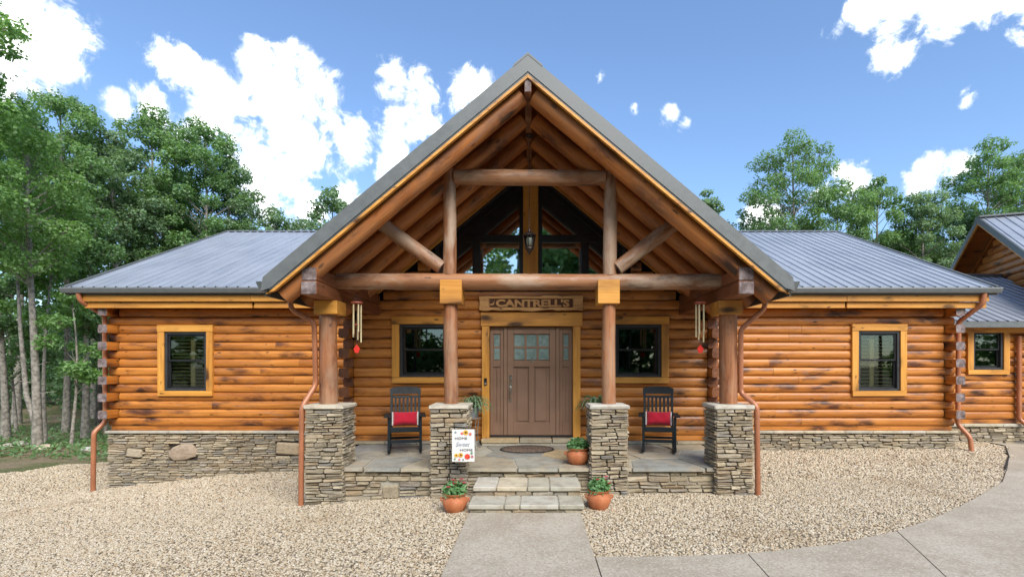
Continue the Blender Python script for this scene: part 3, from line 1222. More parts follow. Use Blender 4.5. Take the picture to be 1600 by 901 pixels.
for s_ in (-1, 1):
    # steel rake trim, its drip edge and the thin timber line below it
    def rake(y0, y1, zt, zb, mat, name, e=EW):
        poly = [(0, zt), (e, zt), (e + (0.03 if zb < -0.1 else 0), zb + 0.07 if zb < -0.1 else zb), (e - 0.10, zb), (0, zb)]
        g = MB().prism(poly, lambda u, v, k_: (XC + s_ * u, (y1, y0)[k_], GA - GS * u + v))
        return g.build(name, mat, proof)
    rake(YG - 0.03, YG + 0.03, 0.028, -0.205, 'fascia_metal', 'rake_trim', EW)
    rake(YG - 0.018, YG + 0.03, -0.205, -0.245, 'gutter_metal', 'drip_edge', EW - 0.04)
    rake(YG - 0.03, YG + 0.03, -0.245, -0.29, 'golden_board', 'trim_board', EW - 0.06)
    # eave gutter along the porch side
    x0 = XC + s_ * (EW + 0.01)
    ze = GA - GS * EW
    prof = [(x0, ze - 0.02), (x0 + s_ * 0.12, ze - 0.02), (x0 + s_ * 0.115, ze - 0.05), (x0 + s_ * 0.08, ze - 0.12), (x0, ze - 0.125)]
    MB().prism(prof, lambda u, v, k_: (u, (YG + 0.04, 11.4)[k_], v)).build('gutter', 'gutter_metal', proof)
    MB().box(min(x0, x0 - s_ * 0.03), max(x0, x0 - s_ * 0.03), YG + 0.04, 11.4, ze - 0.22, ze - 0.03).build('eave_fascia', 'gutter_metal', proof)
# ridge beam and log rafters
MB().box(0, YP - YG - 0.08, -0.048, 0.048, -0.10, 0.10, 0.008).build('ridge_beam', ['post_log'], house, None, axis_matrix((XC, YG + 0.0, 5.735), (XC, YP, 5.735)))
MB().box(-0.042, 0.042, -0.004, 0.0, -0.092, 0.092).build('beam_end', 'end_grain', house, None, T(XC, YG - 0.001, 5.735))
VO = 0.345
for yr, ra in ((7.19, 0.135), (7.90, 0.13), (8.62, 0.13), (9.36, 0.125)):
    for s_ in (-1, 1):
        x0, x1 = 0.10, 3.42
        round_log('rafter', (XC + s_ * x1, yr, GA - VO - GS * x1), (XC + s_ * x0, yr, GA - VO - GS * x0), ra, ra * 0.96, ['rafter_log', 'end_grain'], house, 16, 6)
for s_ in (-1, 1):                         # sloping trim where wall meets ceiling
    bar('trim_board', (XC + s_ * 3.3, YP - 0.11, GA - 0.23 - GS * 3.3), (XC + s_ * 0.02, YP - 0.11, GA - 0.23 - GS * 0.02), 0.06, 0.20, 'golden_board', house)

# ------------------------------------------------------------------ posts, beams, truss
YT = 7.85
PX = [-3.15, -1.27, 1.15, 2.98]
for x, side in ((-3.10, -1), (2.93, 1)):   # eave beams of two stacked timbers
    MB().box(0, 2.93, -0.105, 0.105, -0.095, 0.095, 0.014).build('eave_beam', ['beam_brown'], house, None, axis_matrix((x, YG + 0.08, 3.178), (x, YP, 3.178)))
    MB().box(0, 2.93, -0.110, 0.110, -0.095, 0.095, 0.014).build('eave_beam', ['beam_brown'], house, None, axis_matrix((x, YG + 0.07, 2.985), (x, YP, 2.985)))
    MB().box(-0.098, 0.098, -0.004, 0.0, -0.085, 0.085).build('beam_end', 'end_grain', house, None, T(x, YG + 0.079, 3.178))
    MB().box(-0.100, 0.100, -0.004, 0.0, -0.085, 0.085).build('beam_end', 'end_grain', house, None, T(x, YG + 0.069, 2.985))
TRM = ['truss_log', 'end_grain']
CAPZ = 1.33
for x, r_, zt in ((PX[0], 0.132, 2.72), (PX[3], 0.130, 2.72), (PX[1], 0.105, 2.90), (PX[2], 0.105, 2.90)):
    round_log('post', (x, YT, CAPZ), (x, YT, zt), r_ * 1.03, r_ * 0.97, ['post_log', 'end_grain'], house, 18, 5)
for x in (PX[0], PX[3]):
    MB().box(-0.175, 0.175, -0.19, 0.19, 0, 0.205, 0.006).build('post_block', 'golden_board', house, None, T(x + (0.03 if x < 0 else -0.03), YT, 2.683))
for x in (PX[1], PX[2]):
    MB().box(-0.165, 0.165, -0.17, 0.17, 0, 0.36, 0.006).build('post_block', 'golden_board', house, None, T(x + (0.02 if x < 0 else -0.02), YT + 0.02, 2.845))
round_log('tie_beam', (-3.00, YT - 0.02, 3.195), (2.86, YT - 0.02, 3.195), 0.123, 0.120, TRM, house, 18, 9)
for x in (PX[1] - 0.02, PX[2] + 0.02):
    round_log('king_post', (x, YT, 3.29), (x, YT, 4.91), 0.104, 0.098, TRM, house, 16, 5)
round_log('collar_beam', (PX[1] + 0.06, YT, 4.79), (PX[2] - 0.06, YT, 4.79), 0.118, 0.114, TRM, house, 16, 6)
round_log('brace', (-1.41, YT - 0.02, 3.40), (-2.33, YT - 0.02, 4.08), 0.108, 0.112, TRM, house, 16, 3)
round_log('brace', (1.27, YT - 0.02, 3.40), (2.17, YT - 0.02, 4.08), 0.108, 0.112, TRM, house, 16, 3)

# ------------------------------------------------------------------ windows
def window(w, yw, glassm, shutters, n_side):
    x0, x1, z0, z1 = w
    t = 0.15
    cx_, cz_ = (x0 + x1) / 2, (z0 + z1) / 2
    fr = 0.055
    X0, X1, ZB, ZT = x0 + t, x1 - t, z0 + 0.115, z1 - t
    win = MB()
    # outer frame ring
    for (a, b, c_, d) in ((X0, X0 + fr, ZB, ZT), (X1 - fr, X1, ZB, ZT), (X0 + fr, X1 - fr, ZT - fr, ZT), (X0 + fr, X1 - fr, ZB, ZB + fr)):
        win.box(a, b, yw - 0.085, yw + 0.10, c_, d, 0.004)
    win = win.build('window', 'graphite_frame', house)
    board('trim_board', x0, x1, yw - 0.125, yw - 0.04, ZT, z1, 'golden_board', win)
    board('trim_board', x0 + 0.012, x1 - 0.012, yw - 0.122, yw - 0.04, z0, ZB, 'golden_board', win)
    board('trim_board', x0 + 0.006, X0, yw - 0.118, yw - 0.04, ZB + 0.002, ZT - 0.002, 'golden_board', win)
    board('trim_board', X1, x1 - 0.006, yw - 0.118, yw - 0.04, ZB + 0.002, ZT - 0.002, 'golden_board', win)
    mid = (ZB + ZT) / 2 + 0.02
    sa = 0.04
    for nm, (c_, d), dy in (('sash', (mid - 0.02, ZT - fr), 0.0), ('sash', (ZB + fr, mid + 0.02), 0.03)):
        s_ = MB()
        a, b = X0 + fr, X1 - fr
        for q in ((a, a + sa, c_, d), (b - sa, b, c_, d), (a + sa, b - sa, d - sa, d), (a + sa, b - sa, c_, c_ + sa)):
            s_.box(q[0], q[1], yw - 0.05 + dy, yw - 0.015 + dy, q[2], q[3], 0.003)
        s_.build(nm, 'black_frame', win)
        MB().box(a + sa, b - sa, yw - 0.034 + dy, yw - 0.030 + dy, c_ + sa, d - sa).build('pane', glassm, win)
    if shutters:
        ys = yw + 0.085
        xm = cx_ + (0.06 if cx_ < 0 else -0.06) * 1.0
        MB().box(xm - 0.05, xm + 0.05, ys - 0.02, ys + 0.02, ZB + fr, ZT - fr, 0.004).build('shutter_stile', 'shutter_wood', win)
        sm = MB().box(-0.5, 0.5, -0.03, 0.03, -0.005, 0.005).mesh('shutter_slat', 'shutter_wood')
        nz_ = 15
        for k_ in range(nz_):
            z = ZB + fr + 0.05 + (ZT - ZB - 2 * fr - 0.1) * k_ / (nz_ - 1)
            for (a, b) in ((X0 + fr, xm - 0.055), (xm + 0.055, X1 - fr)):
                inst('shutter_slat', sm, win, T((a + b) / 2, ys, z) @ Matrix.Rotation(R(-25), 4, 'X') @ Matrix.Diagonal((b - a, 1, 1, 1)))
    return win


window(WIN_L, YW, 'glass', True, 1)
window(WIN_R, YW, 'glass', True, 1)
window(WPL, YP, 'glass_porch', False, 1)
window(WPR, YP, 'glass_porch', False, 1)

# glazed gable
gw = MB()
GB, GSide, GApex = 3.44, 4.22, 5.76
HWG = 1.85
XG = XC + 0.02


def gsl(u):                      # top of the unit at distance u from its middle
    return GApex - (GApex - GSide) / HWG * u


def band(g, u0, u1, t0, t1, y0, y1, s_):
    g.prism([(u0, gsl(u0) - t0), (u1, gsl(u1) - t0), (u1, gsl(u1) - t1), (u0, gsl(u0) - t1)],
            lambda u, v, k_: (XG + s_ * u, (y1, y0)[k_], v))


for s_ in (-1, 1):
    band(gw, 0.12, HWG, 0.0, 0.07, YP - 0.09, YP + 0.05, s_)
gw.box(XG - HWG, XG + HWG, YP - 0.09, YP + 0.05, GB - 0.08, GB)
gw.box(XG - HWG, XG - HWG + 0.07, YP - 0.085, YP + 0.045, GB, GSide - 0.02)
gw.box(XG + HWG - 0.07, XG + HWG, YP - 0.085, YP + 0.045, GB, GSide - 0.02)
gw = gw.build('gable_window', 'graphite_frame', house)
for s_ in (-1, 1):
    g = MB()
    band(g, 0.16, HWG - 0.07, 0.07, 0.20, YP - 0.05, YP + 0.02, s_)
    g.build('sash', 'black_frame', gw)
    g = MB()
    band(g, 0.16, HWG - 0.07, 0.20, 0.215, YP - 0.062, YP + 0.02, s_)
    g.build('glazing_bead', 'graphite_frame', gw)
    g = MB()
    band(g, 0.16, HWG - 0.07, 0.215, 0.53, YP - 0.045, YP + 0.02, s_)
    g.build('roof_reflection_band', 'black_frame', gw)  # black colour stands in for the porch roof's dark reflection in the glass
    g = MB()
    band(g, 0.16, HWG - 0.07, 0.53, 0.58, YP - 0.055, YP + 0.02, s_)
    g.build('sash', 'graphite_frame', gw)
    MB().box(XG + s_ * 0.17 - 0.05, XG + s_ * 0.17 + 0.05, YP - 0.075, YP + 0.02, GB, 5.3).build('mullion', 'black_frame', gw)
    a, b = sorted((XG + s_ * 0.20, XG + s_ * 1.28))
    MB().box(a, b, YP - 0.065, YP + 0.018, 4.30, 4.445, 0.006).build('transom', 'black_frame', gw)
    a, b = sorted((XG + s_ * 0.98, XG + s_ * 1.13))
    MB().box(a, b, YP - 0.070, YP + 0.016, GB, 4.40, 0.006).build('mullion', 'black_frame', gw)
    for poly in ([(0.2, 4.445), (gu := (GApex - 0.56 - 4.445) * HWG / (GApex - GSide), 4.445), (0.2, gsl(0.2) - 0.56)],
                 [(0.2, GB), (0.99, GB), (0.99, 4.31), (0.2, 4.31)],
                 [(1.12, GB), (min(1.78, (GApex - 0.56 - GB) * HWG / (GApex - GSide)), GB), (1.78, max(GB + 0.02, gsl(1.78) - 0.56)), (1.12, gsl(1.12) - 0.56)]):
        MB().prism(poly, lambda u, v, k_: (XG + s_ * u, YP - 0.02 + 0.004 * k_, v)).build('pane', 'glass_coated', gw)
MB().box(0, 2.15, -0.145, 0.145, -0.05, 0.05, 0.006).build('king_post', 'golden_board', house, None, axis_matrix((XG, YP - 0.12, 3.42), (XG, YP - 0.12, 5.57)))

# ------------------------------------------------------------------ front door
door = MB().box(-0.885, 0.785, YP - 0.02, YP + 0.06, 0.53, 2.67).build('front_door', 'door_brown', house)
board('trim_board', -1.02, 0.94, YP - 0.16, YP - 0.02, 2.67, 2.93, 'golden_board', door)
board('trim_board', -1.0, -0.855, YP - 0.15, YP - 0.02, 0.50, 2.668, 'golden_board', door)
board('trim_board', 0.755, 0.90, YP - 0.15, YP - 0.02, 0.50, 2.668, 'golden_board', door)
DB = 'door_brown'


def leaf(x0, x1, z0, z1, lites, panels, name, rail=0.10, stile=0.10, yf=YP - 0.055):
    d = MB()
    d.box(x0, x0 + stile, yf, YP - 0.02, z0, z1, 0.004)
    d.box(x1 - stile, x1, yf, YP - 0.02, z0, z1, 0.004)
    zl = z1 - 0.145
    d.box(x0 + stile, x1 - stile, yf, YP - 0.021, z1 - 0.13, z1, 0.004)
    d.box(x0 + stile, x1 - stile, yf, YP - 0.021, z1 - 0.13 - 0.52 - 0.12, z1 - 0.13 - 0.52, 0.004)
    d.box(x0 + stile, x1 - stile, yf, YP - 0.021, z0, z0 + 0.24, 0.004)
    # muntins and mid stile
    lx0, lx1, lz0, lz1 = x0 + stile, x1 - stile, z1 - 0.65, z1 - 0.13
    for i in range(1, lites):
        x = lx0 + (lx1 - lx0) * i / lites
        d.box(x - 0.018, x + 0.018, yf + 0.004, YP - 0.021, lz0, lz1)
    d.box(lx0, lx1, yf + 0.006, YP - 0.0212, (lz0 + lz1) / 2 - 0.018, (lz0 + lz1) / 2 + 0.018)
    if panels == 2:
        xm = (x0 + x1) / 2
        d.box(xm - 0.05, xm + 0.05, yf + 0.002, YP - 0.0214, z0 + 0.2, lz0 - 0.1, 0.004)
    o = d.build(name, DB, door)
    for i in range(lites):
        for j in range(2):
            a = lx0 + (lx1 - lx0) * i / lites + 0.02
            b = lx0 + (lx1 - lx0) * (i + 1) / lites - 0.02
            c_ = lz0 + (lz1 - lz0) * j / 2 + 0.02
            e_ = lz0 + (lz1 - lz0) * (j + 1) / 2 - 0.02
            MB().box(a, b, YP - 0.034, YP - 0.026, c_, e_).build('pane', 'frosted_glass', door)
    edges = [x0 + stile, (x0 + x1) / 2, x1 - stile] if panels == 2 else [x0 + stile, x1 - stile]
    for a, b in zip(edges[:-1], edges[1:]):
        MB().box(a + 0.065, b - 0.065, YP - 0.036, YP - 0.0215, z0 + 0.27, lz0 - 0.16, 0.010).build('door_panel', DB, door)
    return o


leaf(-0.510, 0.425, 0.56, 2.655, 3, 2, 'door_leaf', stile=0.115)
leaf(-0.845, -0.590, 0.56, 2.655, 1, 1, 'sidelight', stile=0.055, yf=YP - 0.045)
leaf(0.505, 0.745, 0.56, 2.655, 1, 1, 'sidelight', stile=0.055, yf=YP - 0.045)
for x in (-0.55, 0.465):
    MB().box(x - 0.035, x + 0.035, YP - 0.07, YP - 0.018, 0.56, 2.655, 0.006).build('mullion', DB, door)
MB().box(-0.855, 0.755, YP - 0.10, YP - 0.018, 0.525, 0.56, 0.005).build('threshold', 'black_frame', door)
hx = -0.452
h = MB().box(hx - 0.025, hx + 0.025, YP - 0.068, YP - 0.055, 1.60, 1.72, 0.006)
h.box(hx - 0.022, hx + 0.022, YP - 0.068, YP - 0.055, 1.36, 1.58, 0.006)
h.tube([(hx, YP - 0.06, 1.50), (hx, YP - 0.12, 1.49), (hx, YP - 0.125, 1.42), (hx, YP - 0.11, 1.30), (hx, YP - 0.06, 1.26)], 0.014, 8)
h.box(hx - 0.018, hx + 0.018, YP - 0.068, YP - 0.055, 1.20, 1.30, 0.006)
h.build('handle', 'nickel', door, 40)
MB().box(-0.06, -0.02, YP - 0.066, YP - 0.055, 1.975, 2.05, 0.006).build('knocker', 'nickel', door)
db = MB().box(-0.955, -0.900, YP - 0.172, YP - 0.15, 1.53, 1.67, 0.005).build('doorbell', 'black_frame', house)
MB().box(-0.945, -0.910, YP - 0.175, YP - 0.172, 1.545, 1.585).build('button', 'wire_metal', db)

# ------------------------------------------------------------------ stonework
sv = random.Random(5)


def stone_variant(seed):
    r_ = random.Random(seed)
    def j(a):
        return r_.uniform(-a, a)
    c_ = [r_.uniform(0.03, 0.14) for _ in range(4)]
    d_ = [r_.uniform(0.06, 0.24) for _ in range(4)]
    ol = [(-0.5 + c_[0], -0.5 + j(0.03)), (0.5 - c_[1], -0.5 + abs(j(0.08))), (0.5, -0.5 + d_[1]), (0.5 - abs(j(0.03)), 0.5 - d_[2]),
          (0.5 - c_[2], 0.5), (-0.5 + c_[3], 0.5 - abs(j(0.10))), (-0.5, 0.5 - d_[3]), (-0.5 + abs(j(0.03)), -0.5 + d_[0])]
    g = MB()
    fy = [-1 + r_.uniform(0, 0.35) for _ in range(8)]
    for (u, v) in ol:
        g.v.append((u, 0.4, v))
    for i, (u, v) in enumerate(ol):
        g.v.append((u, fy[i] + 0.35, v))
    for i, (u, v) in enumerate(ol):
        g.v.append((u * 0.93, fy[i], v * 0.80))
    n = 8
    for k_ in (0, 1):
        for i in range(n):
            a, b = k_ * n + i, k_ * n + (i + 1) % n
            g.f.append((a, b, b + n, a + n))
            g.mi.append(0)
    g.f.append(tuple(2 * n + i for i in range(n)))
    g.mi.append(0)
    return g


SVAR = [stone_variant(s_) for s_ in range(26)]
SMESH = [g.mesh('stone', 'ledge_stone') for g in SVAR]
PINK = SVAR[3].mesh('stone', 'pink_stone')
STONES = []                # (priority, matrix, variant, parent)


def lay(w, hgt, hmin, hmax, wmin, wmax, seed, skip=(), hfun=None):
    """coursed rubble in a w x hgt face: list of (u0,u1,v0,v1)"""
    r_ = random.Random(seed)
    out = [] if seed == 71 else [(a, b, c_, d) for (a, b, c_, d) in skip]
    v = 0.0
    while v < hgt - 0.012:
        hh = min(r_.uniform(hmin, hmax), hgt - v)
        if hgt - v - hh < hmin * 0.6:
            hh = hgt - v
        u = 0.0
        while u < w - 0.01:
            ww = r_.uniform(wmin, wmax) * (1.35 if r_.random() < 0.15 else 1)
            if w - u - ww < wmin * 0.7:
                ww = w - u
            parts = [(v, v + hh)]
            if hh > hmin * 1.35 and ww < wmax * 0.9 and r_.random() < 0.35:
                s_ = v + hh * r_.uniform(0.38, 0.62)
                parts = [(v, s_), (s_, v + hh)]
            for (a, b) in parts:
                u0, u1 = u, u + ww
                hit = False
                for (p, q, e_, f_) in skip:
                    if u0 < q and u1 > p and a < f_ - 0.008 and b > e_ + 0.008:
                        if u0 < p - 0.05:
                            out.append((u0, p, a, b))
                        if u1 > q + 0.05:
                            out.append((q, u1, a, b))
                        hit = True
                        break
                if not hit:
                    out.append((u0, u1, a + r_.uniform(-0.004, 0.004), b + r_.uniform(-0.004, 0.004)))
            u += ww
        v += hh
    return out


def face(origin, ux, w, hgt, parent, depth, pr, hmin, hmax, wmin, wmax, seed, skip=(), base=None, gap=0.009):
    """stones on a wall face; ux = unit vector along the face, outward normal = ux rotated to the viewer"""
    r_ = random.Random(seed + 999)
    ang_ = math.atan2(ux[1], ux[0])
    d2 = max(4.0, origin[1]) ** 2
    for (u0, u1, v0, v1) in lay(w, hgt, hmin, hmax, wmin, wmax, seed, skip):
        uc, vc = (u0 + u1) / 2, (v0 + v1) / 2
        if base is not None and origin[2] + v1 < base(uc) - 0.02:
            continue
        dep = depth * r_.uniform(0.55, 1.5)
        m = (T(origin[0] + ux[0] * uc, origin[1] + ux[1] * uc, origin[2] + vc) @ Matrix.Rotation(ang_, 4, 'Z')
             @ Matrix.Rotation(R(r_.uniform(-3.4, 3.4)), 4, 'Y') @ Matrix.Diagonal((max(0.02, u1 - u0 - gap), dep, max(0.015, v1 - v0 - gap), 1)))
        vis = abs(ux[0]) + 0.25 * abs(ux[1])
        STONES.append((pr * (u1 - u0) * (v1 - v0) * vis / d2, m, r_.randrange(len(SVAR)), parent))


PW = 0.55
YF = 7.55
PIER_X = [-3.10, -1.255, 1.115, 2.965]
for i, x in enumerate(PIER_X):
    zb = gz(x, YF) - 0.06
    core = MB().box(x - PW / 2 + 0.035, x + PW / 2 - 0.035, YF + 0.035, YF + PW - 0.035, zb - 0.1, CAPZ - 0.07).build('stone_pier', 'mortar', house)
    h_ = CAPZ - 0.065 - zb
    cap = MB().box(-PW / 2 - 0.02, PW / 2 + 0.02, -PW / 2 - 0.02, PW / 2 + 0.02, 0, 0.064, 0.014)
    cr = random.Random(i)
    cap.v = [(a + cr.uniform(-0.008, 0.008), b + cr.uniform(-0.008, 0.008), c_ + cr.uniform(-0.004, 0.004)) for (a, b, c_) in cap.v]
    cap.build('cap_stone', 'step_stone', core, None, T(x, YF + PW / 2, CAPZ - 0.064))
    face((x - PW / 2, YF + 0.03, zb), (1, 0), PW, h_, core, 0.045, 2.0, 0.034, 0.074, 0.10, 0.30, 10 + i)
    face((x + PW / 2 - 0.03, YF + 0.01, zb), (0, 1), PW - 0.01, h_, core, 0.04, 1.0, 0.034, 0.074, 0.10, 0.28, 20 + i)
    face((x - PW / 2 + 0.03, YF + PW, zb), (0, -1), PW - 0.01, h_, core, 0.04, 1.0, 0.034, 0.074, 0.10, 0.28, 30 + i)

# porch platform: stone face and flagstone floor
ZF = 0.39
PX0, PX1 = -3.33, 3.20
YFF = 7.66
pf = MB().box(PX0 + 0.03, PX1 - 0.03, YFF + 0.035, YP + 0.05, -0.6, ZF - 0.009).build('porch_floor', 'grout', house)
for (a, b, s_) in ((-2.83, -1.53, 41), (1.39, 2.69, 42), (-0.98, 0.84, 43)):
    zb = min(gz(a, YFF), gz(b, YFF)) - 0.06
    sk = [(0.58, 0.83, 0.10, 0.31)] if s_ == 41 else []
    face((a - 0.02, YFF + 0.04, zb), (1, 0), b - a + 0.04, ZF - 0.055 - zb, pf, 0.05, 1.6, 0.045, 0.095, 0.14, 0.36, s_, sk)
for (x, ux, s_) in ((PX0 + 0.02, (0, -1), 44), (PX1 - 0.02, (0, 1), 45)):
    zb = gz(x, 9) - 0.1
    face((x, YP if ux[1] < 0 else YFF + 0.4, zb), ux, 1.95, ZF - 0.05 - zb, pf, 0.05, 0.3, 0.05, 0.09, 0.14, 0.36, s_)
# irregular flags: cells round scattered points
fr_ = random.Random(12)
rect = [(PX0 - 0.02, YFF - 0.06), (PX1 + 0.02, YFF - 0.06), (PX1 + 0.02, YP - 0.03), (PX0 - 0.02, YP - 0.03)]
pts = []
nx, ny = 8, 3
for i in range(nx):
    for j in range(ny):
        pts.append((PX0 + (i + 0.5 + fr_.uniform(-0.36, 0.36) + (0.3 if j % 2 else 0)) * (PX1 - PX0) / nx, YFF + (j + 0.5 + fr_.uniform(-0.3, 0.3)) * (YP - YFF) / ny))


def cells(pts_, rect_, gap):
    out = []
    for i, p in enumerate(pts_):
        poly = rect_
        for j, q in enumerate(pts_):
            if i == j or not poly:
                continue
            a, b = q[0] - p[0], q[1] - p[1]
            nn = math.hypot(a, b)
            a, b = a / nn, b / nn
            c_ = a * (p[0] + q[0]) / 2 + b * (p[1] + q[1]) / 2 - gap
            poly = clip(poly, a, b, c_)
        if len(poly) >= 3:
            out.append(poly)
    return out


for poly in cells(pts, rect, 0.011):
    cx_ = sum(p[0] for p in poly) / len(poly)
    cy_ = sum(p[1] for p in poly) / len(poly)
    pl = [(p[0] - cx_, p[1] - cy_) for p in poly]
    dz = fr_.uniform(-0.003, 0.004)
    MB().prism(pl, lambda u, v, k_: (u * (0.985 if k_ else 1), v * (0.985 if k_ else 1), (-0.05, 0.0)[k_])).build('flagstone', 'flagstone', pf, None, T(cx_, cy_, ZF + dz))
# stone step below the door, made of three flags
ds = MB().box(-0.98, 0.90, 9.70, YP - 0.02, ZF + 0.003, 0.44).build('door_step', 'grout', house)
for (a, b) in ((-1.0, -0.28), (-0.265, 0.34), (0.355, 0.92)):
    MB().box(a, b, 9.68, YP - 0.03, 0.44, 0.522, 0.012).build('flagstone', 'flagstone', ds)
# pale plinth strip along the wall
for (a, b) in ((XBL + 0.15, -1.05), (0.98, XBR - 0.15)):
    n_ = 4
    for i in range(n_):
        MB().box(a + (b - a) * i / n_ + 0.004, a + (b - a) * (i + 1) / n_ - 0.004, YP - 0.16, YP + 0.05, ZF + 0.004, 0.452, 0.010).build('plinth_stone', 'flagstone', pf)

# two steps up to the porch
st = MB().box(-0.80, 0.61, 7.06, 7.62, -0.2, 0.240).box(-0.80, 0.61, 6.60, 7.06, -0.2, 0.117).build('porch_steps', 'grout', house)
for (x0, x1, y0, y1, zt, nseg, s_) in ((-0.84, 0.655, 7.0, 7.63, 0.254, 4, 1), (-0.85, 0.655, 6.555, 7.05, 0.130, 4, 2)):
    qr = random.Random(50 + s_)
    cu = [x0] + sorted(x0 + (x1 - x0) * (i + qr.uniform(-0.25, 0.25)) / nseg for i in range(1, nseg)) + [x1]
    for a, b in zip(cu[:-1], cu[1:]):
        MB().box(a + 0.006, b - 0.006, y0, y1, zt - 0.062, zt + qr.uniform(-0.002, 0.002), 0.012).build('tread_stone', 'step_stone', st)
    face((x0 + 0.02, y0 + 0.05, -0.02 if s_ == 2 else 0.115), (1, 0), x1 - x0 - 0.04, (zt - 0.064) - (-0.02 if s_ == 2 else 0.115), st, 0.03, 1.0, 0.06, 0.09, 0.16, 0.36, 60 + s_)

# wing foundations
WL = MB().box(XL + 0.04, XBL + 0.3, YW - 0.06, YW + 0.3, -1.2, 0.40).build('foundation_wall', 'mortar', house)
zbl = -0.80
skl = [(1.38, 1.98, 0.62, 0.95), (0.42, 0.78, 0.66, 0.86), (3.75, 4.30, 0.72, 1.0), (4.7, 5.0, 0.5, 0.7)]
face((XL, YW - 0.07, zbl), (1, 0), XBL - XL + 0.3, 0.41 - zbl, WL, 0.045, 1.0, 0.034, 0.072, 0.11, 0.36, 71, skl, lambda u: gz(XL + u, YW) - 0.05)
WR = MB().box(XBR - 0.3, XR - 0.04, YW - 0.06, YW + 0.3, -0.4, 0.40).build('foundation_wall', 'mortar', house)
face((XBR - 0.3, YW - 0.07, -0.05), (1, 0), XR - XBR + 0.3, 0.46, WR, 0.045, 1.0, 0.036, 0.08, 0.12, 0.40, 72)
for (a, b, par, s_) in ((XL - 0.02, XBL, WL, 1), (XBR, XR + 0.02, WR, 2)):
    n_ = 9
    qr = random.Random(s_)
    cu = [a + (b - a) * (i + (qr.uniform(-0.25, 0.25) if 0 < i < n_ else 0)) / n_ for i in range(n_ + 1)]
    for p, q in zip(cu[:-1], cu[1:]):
        MB().box(p + 0.002, q - 0.002, YW - 0.15, YW + 0.04, 0.405, 0.458, 0.008).build('sill_stone', 'step_stone', par)
# side foundations
for (x, ux, y0, par) in ((XL + 0.05, (0, -1), YB, WL), (XR - 0.05, (0, 1), YW, WR)):
    MB().box(x - 0.04, x + 0.04, YW, YB, -1.2, 0.40).build('foundation_wall', 'mortar', house)

STONES.sort(key=lambda s_: -s_[0])
for (p, m, vi, par) in STONES[:300]:
    inst('stone', SMESH[vi], par, m)
allv, allf = [], []
nb = 0
for (p, m, vi, par) in STONES[300:]:
    va = np.array(SVAR[vi].v)
    ma = np.array(m)
    va = va @ ma[:3, :3].T + ma[:3, 3]
    allv.append(va)
    allf += [tuple(nb + q for q in f) for f in SVAR[vi].f]
    nb += len(va)
me = bpy.data.meshes.new('stone_courses')
me.from_pydata(np.concatenate(allv).tolist(), [], allf)
me.materials.append(M['ledge_stone'])
bm = bmesh.new()
bm.from_mesh(me)
bmesh.ops.recalc_face_normals(bm, faces=bm.faces)
bm.to_mesh(me)
bm.free()
so = place(bpy.data.objects.new('stone_courses', me), house)
so['kind'] = 'stuff'
# the big warm boulder and the slabs that stand out in the left foundation
bo = MB()
ol = [(-0.5, -0.12), (-0.34, -0.44), (0.05, -0.5), (0.40, -0.38), (0.5, 0.02), (0.36, 0.40), (0.0, 0.5), (-0.30, 0.36), (-0.46, 0.14)]
for (sc_, y) in ((1.0, 0.4), (1.0, -0.5), (0.86, -0.9), (0.5, -1.05)):
    for (u, v) in ol:
        bo.v.append((u * sc_, y, v * sc_))
nb_ = len(ol)
for k_ in range(3):
    for i in range(nb_):
        bo.f.append((k_ * nb_ + i, k_ * nb_ + (i + 1) % nb_, (k_ + 1) * nb_ + (i + 1) % nb_, (k_ + 1) * nb_ + i))
        bo.mi.append(0)
bo.f.append(tuple(3 * nb_ + i for i in range(nb_)))
bo.mi.append(0)
bme = bo.mesh('boulder', 'pink_stone', 40)
(a, b, c_, d) = skl[0]
inst('boulder', bme, WL, T(XL + (a + b) / 2, YW - 0.075, zbl + (c_ + d) / 2) @ Matrix.Rotation(R(-8), 4, 'Y') @ Matrix.Diagonal((b - a + 0.06, 0.06, d - c_ + 0.04, 1)))
for (a, b, c_, d), vi in zip(skl[1:], (8, 12, 5)):
    inst('stone', SMESH[vi], WL, T(XL + (a + b) / 2, YW - 0.07, zbl + (c_ + d) / 2) @ Matrix.Rotation(R(4), 4, 'Y') @ Matrix.Diagonal((b - a - 0.01, 0.05, d - c_ - 0.01, 1)))

# ------------------------------------------------------------------ downspouts
def spout(pts_, parent, r_=0.052):
    """rectangular pipe with rounded elbows and straps"""
    P = [Vector(p) for p in pts_]
    path = [P[0]]
    for i in range(1, len(P) - 1):
        a, b = (P[i - 1] - P[i]), (P[i + 1] - P[i])
        la, lb = min(0.07, a.length * 0.45), min(0.07, b.length * 0.45)
        a.normalize(); b.normalize()
        for t in (0, 0.33, 0.67, 1):
            q0, q1 = P[i] + a * la, P[i] + b * lb
            path.append((1 - t) ** 2 * q0 + 2 * t * (1 - t) * P[i] + t * t * q1)
    path.append(P[-1])
    return MB().tube(path, r_, 8).build('downspout', 'copper_paint', parent, 50)


